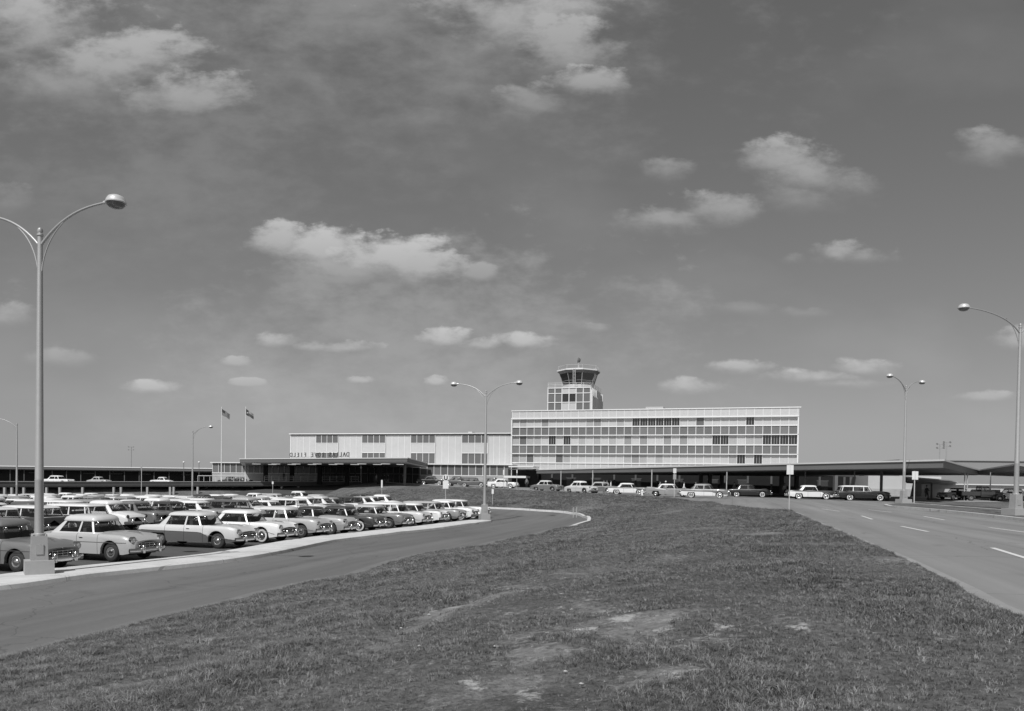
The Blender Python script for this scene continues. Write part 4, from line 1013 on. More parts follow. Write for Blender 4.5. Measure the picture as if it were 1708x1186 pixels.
ST['fin_hardtop'] = dict(L=5.3, w=[(-2.65,.82),(-2.55,.89),(-2.0,.94),(-1.4,.96),(0,.96),(1.5,.95),(2.3,.93),(2.55,.88),(2.65,.78)],
  zs=[(-2.65,.96),(-2.55,1.10),(-2.2,1.08),(-1.5,1.0),(-.6,.93),(.5,.92),(1.6,.93),(2.4,.93),(2.58,.86),(2.65,.74)],
  zc=[(-2.65,.74),(-2.5,.86),(-2.0,.90),(-1.3,.93),(.9,.95),(1.5,.95),(2.2,.90),(2.5,.82),(2.65,.72)],
  belt=.93, top=1.32, roof=1.49, xb=(1.12,-1.62), xt=(.66,-1.08), wb=.83, wt=.67, pil=[(-1.10,-1.30,-.82,-.95)], split=[(-2.65,.66),(-1.0,.70),(.2,.84),(1.0,.84),(2.65,.8)], dome=.14, seams=(.95,-.4), nose='wide', wheels=(1.60,-1.48), rearskirt=.62)
ST['station_wagon'] = dict(L=5.15, w=[(-2.58,.80),(-2.5,.87),(-2.0,.92),(-1.4,.93),(0,.93),(1.5,.93),(2.2,.91),(2.48,.84),(2.58,.72)],
  zs=[(-2.58,.86),(-2.52,.98),(-2.1,.99),(-1.3,.97),(0,.96),(.6,.97),(1.6,.98),(2.3,.95),(2.5,.88),(2.58,.76)],
  zc=[(-2.58,.80),(-2.5,.96),(-1.9,.98),(-1.3,.98),(.9,1.0),(1.5,1.0),(2.1,.95),(2.4,.88),(2.58,.74)],
  belt=.98, top=1.42, roof=1.58, xb=(1.04,-2.42), xt=(.64,-2.22), wb=.82, wt=.70, pil=[(0,-.09,0,-.07),(-1.05,-1.14,-1.02,-1.09),(-2.18,-2.26,-2.03,-2.10)], split=[(-2.58,.82),(-.4,.80),(.6,.72),(1.2,.55),(2.58,.4)], dome=.13, seams=(.9,-.04,-1.05), nose='oval', wheels=(1.58,-1.40), rearskirt=.62)
import copy
_c = copy.deepcopy(ST['round_sedan']); _c.update(xb=(.74,-1.42), xt=(.42,-.86), top=1.40, roof=1.57, pil=[(-.62,-.95,-.50,-.64)], seams=(.72,-.5), wb=.78, wt=.60); ST['round_coupe'] = _c
_c = copy.deepcopy(ST['round_sedan']); _c['zs'] = [(x, z+.05) for x, z in _c['zs']]; _c['zc'] = [(x, z+.07*max(0, 1-(x/2.5)**2)+.03) for x, z in _c['zc']]; _c.update(L=4.8, belt=1.12, top=1.52, roof=1.74, xb=(.86,-1.75), xt=(.60,-1.08), pil=[(-.08,-.17,-.06,-.14),(-1.05,-1.42,-.82,-.94)], wb=.77, wt=.59)
_c['w'] = [(x*.96, w-.02) for x, w in _c['w']]; _c['zs'] = [(x*.96, z) for x, z in _c['zs']]; _c['zc'] = [(x*.96, z) for x, z in _c['zc']]; _c['wheels'] = (1.48, -1.33); ST['tall_sedan'] = _c
_c = copy.deepcopy(ST['post_sedan']); _c.update(split=[(-2.6,.84),(-1.5,.86),(-.2,.70),(1.2,.72),(2.6,.74)], xb=(1.02,-1.5), xt=(.62,-.98), pil=[(-.62,-.70,-.55,-.62),(-1.0,-1.28,-.76,-.86)], seams=(.9,-.6), roof=1.58, top=1.39); ST['two_door_sedan'] = _c
def lerp(tab, x):
    xs = [t[0] for t in tab]; ys = [t[1] for t in tab]; return float(np.interp(x, xs, ys))
def body_mesh(k):
    S = ST[k]; h = S['L']/2; Rw = .43
    xs = set(np.round(np.arange(-h+.3, h-.3, .18), 3))
    xs |= {-h, -h+.03, -h+.08, -h+.15, h, h-.03, h-.08, h-.15}
    for wx in S['wheels']:
        xs = {x for x in xs if abs(x-wx) > Rw+.03}
        xs |= {round(wx+Rw*math.cos(a), 4) for a in np.linspace(0, math.pi, 13)} | {wx-Rw-.02, wx+Rw+.02}
    seam = []
    for s in S['seams']:
        xs = {x for x in xs if abs(x-s) > .04}; xs |= {s, s+.016}; seam.append(s)
    xs = sorted(xs); rows = 11; vs = []; fs = []; ms = []
    for x in xs:
        w = lerp(S['w'], x); zs = lerp(S['zs'], x); zc = lerp(S['zc'], x); zb = .27 + (.1 if abs(x) > h-.1 else .05 if abs(x) > h-.35 else 0)
        for i, wx in enumerate(S['wheels']):
            if abs(x-wx) < Rw: 
                a = .34+math.sqrt(max(Rw*Rw-(x-wx)**2, 0))
                if i == 1: a = min(a, S['rearskirt'])
                zb = max(zb, a)
        sp = lerp(S['split'], x) if S['split'] else .62
        z3 = max(zb+.025, min(sp, zs-.12)); z2 = max(zb+.012, min(.46, z3-.01)); z4 = max(z3+.01, zs-.14)
        half = [(w-.10, zb), (w-.012, zb+.004), (w, z2), (w+.004, z3), (w-.004, z4), (w-.03, zs-.045), (w-.09, zs), (w-.19, zs*.75+zc*.25-.012), (w*.62, zc-.012), (w*.3, zc), (0, zc+.004)]
        if zs > zc+.05: half[7] = (w-.15, zs-.03); half[8] = (w*.70, zc)
        if S['xb'][1]+.15 < x < S['xb'][0]-.12:
            half[7] = (min(w-.17, S['wb']-.02), zs-.04)
            for q in (8, 9, 10): half[q] = (half[q][0]*(.93 if q == 8 else 1), .64)
            half[8] = (S['wb']-.05, .64)
        for (y, z) in half: vs.append((x, y, z))
    n = len(xs)
    for i in range(n-1):
        sm = any(abs(xs[i]-s) < 1e-3 for s in seam)
        xm = (xs[i]+xs[i+1])/2; inside = S['xb'][1]+.2 < xm < S['xb'][0]-.22
        for r in range(rows-1):
            fs.append((i*rows+r, i*rows+r+1, (i+1)*rows+r+1, (i+1)*rows+r))
            mi = 1 if r < 3 else 0
            if r >= 7 and inside: mi = 2
            if sm and 1 <= r <= 5: mi = 2
            ms.append(mi)
    for i in (0, n-1):
        for r in range(rows-1):
            pass
        fs.append(tuple(i*rows+r for r in range(rows)) if i else tuple(i*rows+r for r in range(rows-1, -1, -1))); ms.append(0)
    # mirror
    nv = len(vs); v2 = vs + [(x, -y, z) for x, y, z in vs]; f2 = fs + [tuple(reversed([q+nv for q in f])) for f in fs]; m2 = ms+ms
    b = MB(); b.add(v2, f2, m2)
    bm = bmesh.new(); me = b.mesh('car_body', [P_['white'], P_['white'], m_cdark]); bm.from_mesh(me)
    bmesh.ops.remove_doubles(bm, verts=bm.verts, dist=.0005); bm.to_mesh(me); bm.free()
    # dark floor and wheel housings
    d = MB(); d.box((0, 0, .44), (S['L']-.5, 1.25, .36), mi=2); d.box((0, 0, .36), (S['L']-.9, .9, .2), mi=2)
    d.box(((S['wheels'][0]+S['wheels'][1])/2, 0, .42), (S['wheels'][0]-S['wheels'][1]-1.0, 1.66, .25), mi=2)
    dm = d.mesh('t', [P_['white'], P_['white'], m_cdark]); bm = bmesh.new(); bm.from_mesh(me); bm.from_mesh(dm); bm.to_mesh(me); bm.free(); bpy.data.meshes.remove(dm)
    me.polygons.foreach_set('use_smooth', [True]*len(me.polygons)); me.set_sharp_from_angle(angle=R(38)); me.name = 'car_body'
    return me
def house_mesh(k):
    S = ST[k]; (bF, bR), (tF, tR) = S['xb'], S['xt']; wb, wt = S['wb'], S['wt']; zb, zt = S['belt']-.06, S['top']
    wg = k == 'station_wagon'
    A = [((bF,0),(tF,0),'W'), ((bF-.04,.42*wb),(tF-.02,.42*wt),'W'), ((bF-.15,.80*wb),(tF-.08,.80*wt),'W'),
         ((bF-.30,.97*wb),(tF-.17,.955*wt),'P'), ((bF-.37,1.0*wb),(tF-.24,.99*wt),'W')]
    for (a, b_, c, d) in S['pil']:
        A += [((a, wb*1.005),(c, wt),'P'), ((b_, wb*1.005),(d, wt),'W')]
    if wg: A += [((bR+.0,.92*wb),(tR+.0,.92*wt),'P'), ((bR-.02,.84*wb),(tR-.02,.84*wt),'W'), ((bR-.04,.4*wb),(tR-.03,.4*wt),'W'), ((bR-.045,0),(tR-.035,0),'W')]
    else:
        A[-1] = (A[-1][0], A[-1][1], 'P')
        A += [((bR+.20,.90*wb),(tR+.12,.92*wt),'W'), ((bR+.04,.6*wb),(tR+.03,.6*wt),'W'), ((bR,0),(tR,0),'W')]
    n = len(A)
    def ring(z, f):   # full ring at interpolation f between belt and top
        r = []
        for (p, q, _) in A: r.append((p[0]+(q[0]-p[0])*f, p[1]+(q[1]-p[1])*f, z))
        return r
    zw = zt
    r0 = ring(zb, 0); r1 = ring(zw, 1)
    g = MB(); p = MB(); 
    for sgn in (1, -1):
        M = lambda v, o=0: (v[0], sgn*(v[1]), v[2])
        for i in range(n-1):
            q = [r0[i], r0[i+1], r1[i+1], r1[i]]; q = [M(v) for v in q]
            if sgn < 0: q = q[::-1]
            if A[i][2] == 'W': g.add(q, [(0,1,2,3)])
            # pillars and window frames stand slightly proud of the glass
            if A[i][2] == 'P': p.add(q, [(0,1,2,3)])
    # belt moulding and roof shell
    xc = (tF+tR)/2
    def rr(s, z, grow=0.0, sy=None):
        out = []
        for v in r1:
            y = v[1]*(sy or s); out.append((xc+(v[0]-xc)*s, y+(grow if v[1] > .01 else 0), z))
        return out
    def rowat(f, grow): 
        z = zb+(zw-zb)*f
        return [(a[0]+(b_[0]-a[0])*f+(grow if a[0] > xc else -grow)*.6, (a[1]+(b_[1]-a[1])*f)+(grow if a[1] > .01 else 0), z) for a, b_ in zip(r0, r1)]
    D = S['roof']-zt
    shells = [rowat(.985, .004), rr(1.025, zt+.022, .006), rr(1.005, zt+D*.30, .0), rr(.95, zt+D*.58), rr(.82, zt+D*.81), rr(.6, zt+D*.94), rr(.32, zt+D*.995), [(xc, 0, zt+D*1.005)]*n]
    low = [rowat(0, .004), rowat(.13, .004)]
    for sgn in (1, -1):
        for (a, b_) in list(zip(shells[:-1], shells[1:])) + [tuple(low)]:
            for i in range(n-1):
                q = [(v[0], v[1]*sgn, v[2]) for v in (a[i], a[i+1], b_[i+1], b_[i])]
                p.add(q if sgn > 0 else q[::-1], [(0,1,2,3)])
    gm = g.mesh('window_glass', m_cglass, smooth=25)
    rm = p.mesh('roof', P_['white'])
    bm = bmesh.new(); bm.from_mesh(rm); bmesh.ops.remove_doubles(bm, verts=bm.verts, dist=.0015)
    bmesh.ops.dissolve_degenerate(bm, edges=bm.edges, dist=.0005); bmesh.ops.recalc_face_normals(bm, faces=bm.faces); bm.to_mesh(rm); bm.free()
    rm.polygons.foreach_set('use_smooth', [True]*len(rm.polygons)); rm.set_sharp_from_angle(angle=R(50))
    return rm, gm
def wheel_meshes():
    out = {}
    RY = Matrix.Rotation(R(-90), 4, 'X')   # lathe axis onto +y
    for ww in (0, 1):
        b = MB(); prof = [(.19,-.09),(.30,-.10),(.335,-.07),(.345,0),(.335,.07),(.30,.10),(.215,.105),(.205,.09)]
        b.lathe(prof, 28, M=RY, mis=[0,0,0,0,0,1 if ww else 0,0,0]); b.lathe([(.21,.075),(.0,.06)], 20, mi=2, M=RY)
        out['tyre%d' % ww] = b.mesh('tyre', [m_tyre, m_wwall, m_grille], smooth=50)
    b = MB(); b.lathe([(.20,.088),(.198,.10),(.17,.108),(.15,.096),(.11,.10),(.09,.125),(.05,.142),(0,.148)], 24, M=RY); out['hub_full'] = b.mesh('hubcap', m_chrome, smooth=40)
    b = MB(); b.lathe([(.195,.085),(.19,.098),(.15,.10),(.13,.085)], 24, M=RY, mi=1); b.lathe([(.125,.09),(.115,.125),(.06,.15),(0,.155)], 24, M=RY); out['hub_small'] = b.mesh('hubcap', [m_chrome, P_['mid']], smooth=40)
    return out
WH = wheel_meshes()
def bumper_mesh(w, front, h, guard=.42):
    b = MB(); pts = []; s = 1 if front else -1
    for y in np.linspace(-w, w, 15): pts.append((s*(h+.10-.16*(abs(y)/w)**3.5), y, .42))
    vs = []; fs = []; m = 8
    for i, p in enumerate(pts):
        for k in range(m):
            a = 2*math.pi*k/m; vs.append((p[0]+.035*math.cos(a), p[1], p[2]+.085*math.sin(a)))
    for i in range(len(pts)-1):
        for k in range(m): fs.append((i*m+k, i*m+(k+1) % m, (i+1)*m+(k+1) % m, (i+1)*m+k))
    fs += [tuple(range(m)), tuple((len(pts)-1)*m+k for k in range(m))]
    b.add(vs, fs)
    for g in (-guard, guard): b.lathe([(.0,-.16),(.06,-.14),(.075,0),(.055,.13),(0,.17)], 10, M=Matrix.Translation((s*(h+.15), g, .47)))
    return b.mesh('bumper', m_chrome, smooth=50)
def parts_for(k):
    S = ST[k]; h = S['L']/2; D = {}
    D['body'] = body_mesh(k); D['roof'], D['glass'] = house_mesh(k)
    D['fb'] = bumper_mesh(.88 if k != 'fin_hardtop' else .95, True, h, .40); D['rb'] = bumper_mesh(.88, False, h, .45)
    b = MB(); nose = S['nose']
    gw = {'round': .52, 'oval': .62, 'wide': .76}[nose]
    b.lathe([(0,0),(.14,0),(.15,.02),(0,.021)], 20, mi=1, M=Matrix.Translation((h-.015, 0, .60)) @ Matrix.Scale(gw/.15, 4, (0,1,0)) @ Matrix.Rotation(R(90), 4, 'Y'))
    for z, f in ((.52,.8),(.60,1.0),(.68,.8)): b.tube([(h+.01, -gw*f, z), (h+.045, -gw*f*.6, z), (h+.05, 0, z), (h+.045, gw*f*.6, z), (h+.01, gw*f, z)], .016, 6)
    for y in np.linspace(-gw*.75, gw*.75, 5): b.tube([(h+.03, y, .50), (h+.03, y, .70)], .014, 5)
    D['grille'] = b.mesh('grille', [m_chrome, m_grille], smooth=50)
    b = MB(); RX = Matrix.Rotation(R(90), 4, 'Y')
    b.lathe([(.125,-.10),(.13,.02),(.105,.04),(.10,.03)], 18, M=RX); b.lathe([(.10,.025),(.06,.045),(0,.052)], 18, mi=1, M=RX); D['head'] = b.mesh('headlight', [m_chrome, m_lens], smooth=40)
    b = MB(); b.lathe([(.085,-.02),(.09,.03),(.07,.05),(0,.07)], 14, M=Matrix.Rotation(R(-90), 4, 'Y')); b.lathe([(.09,.0),(.105,.0),(.105,.035),(.09,.035)], 14, mi=1, M=Matrix.Rotation(R(-90), 4, 'Y')); D['tail'] = b.mesh('taillight', [m_tail, m_chrome], smooth=40)
    for s in (1, -1):
        b = MB(); pts = []
        for x in np.linspace(-h+.25, h-.25, 26):
            z = lerp(S['split'], x) if S['split'] else .70
            if any(abs(x-wx) < .5 and z < .34+math.sqrt(max(.45**2-(x-wx)**2, 0))+.03 for wx in S['wheels']): continue
            if z > lerp(S['zs'], x)-.10: z = lerp(S['zs'], x)-.11
            pts.append((x, s*(lerp(S['w'], x)+.006), z))
        b.tube(pts, .011, 4)
        D['trim%d' % s] = b.mesh('side_trim', m_chrome)
        b = MB()
        x0 = S['seams'][1]+.22 if S['seams'][1] > -.3 else S['seams'][1]+.2
        b.box((x0, s*(lerp(S['w'], 0)+.006), .86), (.16, .03, .022)); b.box((S['seams'][0]-.0, s*(.88), 1.03), (.001, .001, .001)); D['handle%d' % s] = b.mesh('door_handle', m_chrome)
    b = MB(); b.tube([(h-1.0, 0, lerp(S['zc'], h-1.0)+.02), (h-.5, 0, lerp(S['zc'], h-.5)+.05), (h-.3, 0, lerp(S['zc'], h-.3)+.06)], [.01,.02,.006], 6); D['orn'] = b.mesh('hood_ornament', m_chrome, smooth=40)
    b = MB()
    b.box((.12, 0, .93), (.16, 1.3, .52)); b.box((.38, 0, .74), (.5, 1.3, .16)); D['seat0'] = b.mesh('front_seat', m_seat)
    b = MB(); b.box((-.98, 0, .92), (.16, 1.25, .46)); b.box((-.72, 0, .74), (.45, 1.25, .16)); D['seat1'] = b.mesh('rear_seat', m_seat)
    b = MB(); b.lathe([(.2,-.012),(.212,0),(.2,.012),(.188,0),(.2,-.012)], 18, M=Matrix.Translation((.50, .35, 1.10)) @ Matrix.Rotation(R(-60), 4, 'Y')); D['wheelst'] = b.mesh('steering_wheel', m_cdark)
    return D
PARTS = {k: parts_for(k) for k in ST}
VARY = random.Random(99)
def setm(o, idx, m_):
    o.material_slots[idx].link = 'OBJECT'; o.material_slots[idx].material = m_
def make_car(style, x, y, z, rz, c_top, c_low, c_roof, label, group, lod=0, ww=1, hub='hub_full', cat=None, seed=0):
    S = ST[style]; D = PARTS[style]; h = S['L']/2
    sx_, sz_ = VARY.uniform(.955, 1.03), VARY.uniform(.985, 1.035)
    nm = {'round_coupe': 'coupe_car', 'tall_sedan': 'sedan_car', 'two_door_sedan': 'sedan_car', 'round_sedan': 'sedan_car', 'post_sedan': 'sedan_car', 'sweep_hardtop': 'hardtop_car', 'fin_hardtop': 'hardtop_car', 'station_wagon': 'station_wagon'}[style]
    T = thing(nm, label, cat or ('station wagon' if style == 'station_wagon' else 'car'), (x, y, z), rz, group); T.scale = (sx_, 1.0, sz_)
    o = obj('body', D['body'], T); setm(o, 0, P_[c_top]); setm(o, 1, P_[c_low])
    o = obj('roof', D['roof'], T); setm(o, 0, P_[c_roof]); obj('window_glass', D['glass'], T)
    for i, wx in enumerate(S['wheels']):
        for s in (1, -1):
            w = obj('wheel', WH['tyre%d' % ww], T, (wx, s*(.755 if i == 0 else .74), .345), 0 if s > 0 else math.pi)
            if lod < 2: obj('hubcap', WH[hub], w)
    obj('front_seat', D['seat0'], T); obj('rear_seat', D['seat1'], T)
    obj('bumper', D['fb'], T); obj('bumper', D['rb'], T)
    if lod < 2:
        obj('grille', D['grille'], T)
        for s in (1, -1):
            obj('headlight', D['head'], T, (h-.02 if not S['nose'] == 'round' else h-.07, s*(.66 if not S['nose'] == 'round' else .68), .74 if not S['nose'] == 'round' else .80))
            obj('taillight', D['tail'], T, (-h+.01, s*.70, .78 if style != 'fin_hardtop' else .88))
    if lod < 1:
        for s in (1, -1): obj('side_trim', D['trim%d' % s], T); obj('door_handle', D['handle%d' % s], T)
        obj('hood_ornament', D['orn'], T); obj('steering_wheel', D['wheelst'], T)
    return T
HD = math.atan2(-.275, .961)       # cars in the first row face the kerb
fr_line = [(-14.5,28.3),(-13.0,34.5),(-12.1,37.8),(-11.1,41.3),(-10.2,44.1),(-9.3,47.4),(-8.0,50.8),(-7.0,54.0),(-6.1,57.5),(-5.1,60.8),(-4.3,64.2),(-3.4,67.4)]
GR1 = 'cars in the first row along the kerb'
def front_row():
    px = [(30,955),(188,937),(363,914.5),(438,905),(503,897),(552,892),(600,886),(648,881),(685,877),(715,873.5),(745,870),(768,867),(789,864.5)]
    spec = [('round_sedan','mid','mid','mid','hub_full',0,'mid grey sedan cut off by the left edge, nosed behind the nearest street lamp'),
     ('round_sedan','pale','pale','cream','hub_small',0,'pale grey rounded sedan with long plain flank, right of the nearest lamp base'),
     ('post_sedan','cream','grey','cream','hub_full',0,'white over dark grey sedan in the first row with an empty bay on its left'),
     ('sweep_hardtop','white','white','white','hub_full',1,'bright white hardtop with whitewall tyres beside the white and grey sedan'),
     ('post_sedan','pale','light','cream','hub_small',0,'light grey sedan with grey wheels and pale roof, fifth in the first row'),
     ('round_coupe','pale','light','dark','hub_small',0,'pale grey coupe with darker roof, just left of the black hardtop'),
     ('sweep_hardtop','dark','dark','dark','hub_full',1,'nearly black hardtop with bright whitewalls in the first row'),
     ('sweep_hardtop','mid','mid','pale','hub_small',0,'mid grey hardtop with pale roof just right of the black hardtop'),
     ('station_wagon','cream','cream','white','hub_full',0,'cream station wagon in the first row with a white roof'),  # roof has its own white paint
     ('fin_hardtop','white','white','white','hub_full',0,'white finned hardtop, fourth from the far end of the first row'),
     ('station_wagon','light','mid','pale','hub_small',0,'grey station wagon with pale roof, third from the far end of the first row'),
     ('two_door_sedan','white','white','white','hub_full',1,'white sedan with whitewall tyres, second from the far end of the first row'),
     ('station_wagon','white','pale','white','hub_full',1,'white roofed station wagon last in the first row beside the lamp at the island tip')]
    for (a, s) in zip(px, spec):
        # the pixel is where the near front tyre meets the ground
        q = Pz(a[0], a[1], 0.0); st = s[0]; w0 = ST[st]['wheels'][0]; g = G(q.x, q.y)
        rz = HD + random.uniform(-.025, .025)
        # step from that tyre back to the car's centre
        lx, ly = -w0, .80
        cx = q.x + lx*math.cos(rz) - ly*math.sin(rz); cy = q.y + lx*math.sin(rz) + ly*math.cos(rz)
        make_car(st, cx, cy, G(cx, cy)+.004, rz, s[1], s[2], s[3], s[6], GR1, 0, s[5], s[4])
front_row()
TONEW = {'white':'white','cream':'cream','pale':'pale grey','light':'light grey','mid':'mid grey','grey':'grey','dark':'dark','black':'black'}
ORD = ['first','second','third','fourth','fifth','sixth','seventh','eighth','ninth','tenth','eleventh','twelfth','thirteenth','fourteenth','fifteenth','sixteenth','seventeenth','eighteenth','nineteenth','twentieth','21st','22nd','23rd','24th','25th','26th','27th','28th','29th','30th','31st','32nd','33rd','34th','35th']
STW = {'round_coupe':'rounded coupe','tall_sedan':'tall old sedan','two_door_sedan':'two door sedan','round_sedan':'rounded sedan','post_sedan':'sedan','sweep_hardtop':'hardtop','fin_hardtop':'finned hardtop','station_wagon':'station wagon'}
def lot_rows():
    rnd = random.Random(21); base = np.array([-15.9, 24.6]); d = _d/np.linalg.norm(_d); n = _n/np.linalg.norm(_n)
    offs_ = [1.6+13.0, 1.6+18.7, 1.6+31.7, 1.6+37.4, 1.6+50.4, 1.6+56.1, 1.6+69.1, 1.6+74.8]
    face = [1, 0, 1, 0, 1, 0, 1, 0]     # 1 = nose away from the first row
    bank = [(-7,84.5),(-18,97),(-30,111),(-31,118)]
    lotp = [(-15,0),(-3,66)] + [(-9,80),(-19,93),(-31,107),(-36,118),(-45,124),(-75,126),(-130,122),(-120,0)]
    cnt = 0
    for ri, (o_, fc) in enumerate(zip(offs_, face)):
        s = -30.0; row = []
        while s < 130:
            c = base + n*o_ + d*s; s += rnd.uniform(2.62, 2.85)
            if not in_poly(c, lotp): continue
            X, Y = c; px = 854+1300*X/max(Y, 1)
            if px < -90 or Y < 8: continue
            if rnd.random() < (.03 if ri < 3 else .04): continue
            row.append(c)
        for i, c in enumerate(row):
            st = rnd.choices(['round_sedan','post_sedan','sweep_hardtop','fin_hardtop','station_wagon','round_coupe','tall_sedan','two_door_sedan'], [20,16,15,10,13,10,10,12])[0]
            top = rnd.choices(['white','cream','pale','light','mid','grey','dark','black'], [36,15,12,9,8,7,9,5])[0]
            low = top if rnd.random() < .65 else rnd.choice(['white','light','mid','grey','dark'])
            roof = top if rnd.random() < .5 else rnd.choices(['white','cream','pale','dark','grey'], [45,15,15,12,8])[0]
            c = c + n*rnd.uniform(-.35, .35); rz = HD + (math.pi if fc else 0) + rnd.uniform(-.04, .04)
            tl = TONEW[top]; rf = ' with %s roof' % TONEW[roof] if roof != top else ''
            lab = '%s %s%s, %s from bank end, parking row %s' % (tl, STW[st], rf, ORD[len(row)-1-i], ['two','three','four','five','six','seven','eight','nine'][ri])
            dist = c[1]
            make_car(st, c[0], c[1], G(*c)+.002, rz, top, low, roof, lab, 'cars parked in the rear rows of the lot', 1 if dist < 60 else 2, int(rnd.random() < .4), rnd.choice(['hub_full','hub_small']))
            cnt += 1
    print('lot cars', cnt)
lot_rows()
GRT = 'cars on the terminal drive'
def placed(style, px, Y, hdg, *a, z=None, **k):
    x, y = pxy(px, Y); zz = G(x, y)+.006 if z is None else z
    return make_car(style, x, y, zz, hdg, *a, **k)
placed('sweep_hardtop', 721, 137, R(-10), 'dark','black','dark','black hardtop parked first in the line by the stone wall', GRT, lod=0)
placed('round_sedan', 764, 133, R(-14), 'grey','dark','grey','dark grey sedan half hidden behind the dark station wagon', GRT, lod=0)
placed('station_wagon', 790, 129.5, R(-14), 'grey','grey','grey','dark grey station wagon with whitewall tyres at the kerb left of the middle lamp', GRT, lod=0)
placed('round_sedan', 822, 131, R(-14), 'mid','mid','mid','grey sedan hidden behind the white car right of the middle lamp', GRT, lod=0)
placed('sweep_hardtop', 839, 126.5, R(-16), 'white','white','white','white hardtop at the kerb just right of the middle lamp', GRT, lod=0)
placed('round_sedan', 912, 118, R(-36), 'mid','mid','cream','grey rounded sedan with pale roof driving alone toward the camera', GRT, lod=0, ww=0)
placed('round_sedan', 969, 104, R(-52), 'cream','cream','white','white rounded sedan with bright bonnet turned toward the camera', GRT, lod=0, ww=0)
placed('sweep_hardtop', 1004, 107.5, R(-38), 'light','mid','pale','grey hardtop just behind the white rounded sedan', GRT, lod=0)
placed('sweep_hardtop', 1049, 101.5, R(-22), 'mid','white','white','two tone hardtop with white roof and white lower side', GRT, lod=0)
placed('fin_hardtop', 1117, 93.5, R(-20), 'light','light','white','light grey finned hardtop beside the double sign post', GRT, lod=0, ww=0)
placed('post_sedan', 1176, 88.5, R(-18), 'mid','white','mid','grey over white sedan with whitewalls left of the thin post', GRT, lod=0)
placed('post_sedan', 1248, 95, R(-12), 'black','black','black','glossy black formal sedan under the canopy edge', GRT, lod=0)
placed('sweep_hardtop', 1352, 85.5, R(-10), 'dark','white','white','dark hardtop with white sweeping lower side, left of the black wagon', GRT, lod=0)
placed('station_wagon', 1438, 80.5, R(-9), 'black','black','white','black station wagon with white window tops before the big lamp', GRT, lod=0)
for px, Y, st, c, rf, lb in ((97,133,'post_sedan','white','white','white sedan on the upper deck above the near left lot'),(165,168,'round_sedan','pale','pale','pale rounded car on the upper deck second from the left'),(270,168,'round_sedan','white','cream','white rounded car on the upper deck above the grass mound'),(383,164,'round_sedan','dark','dark','dark car on the deck right of the short railing'),(400,163,'sweep_hardtop','black','dark','black hardtop on the deck close to the second flagpole')):
    x, y = pxy(px, Y); make_car(st, x, y, zdeck(x, y)-dk_off(x)+.16-.15, R(-12) if px < 200 else R(170), c, c, rf, lb, 'cars on the upper deck', lod=1)
GRB = 'cars behind the canopy at right'
placed('sweep_hardtop', 1596, 100, R(200), 'light','light','dark','grey car with dark roof between the two canopy columns', GRB, lod=1)
placed('post_sedan', 1686, 99, R(170), 'white','white','cream','white sedan beyond the big right lamp base', GRB, lod=1)

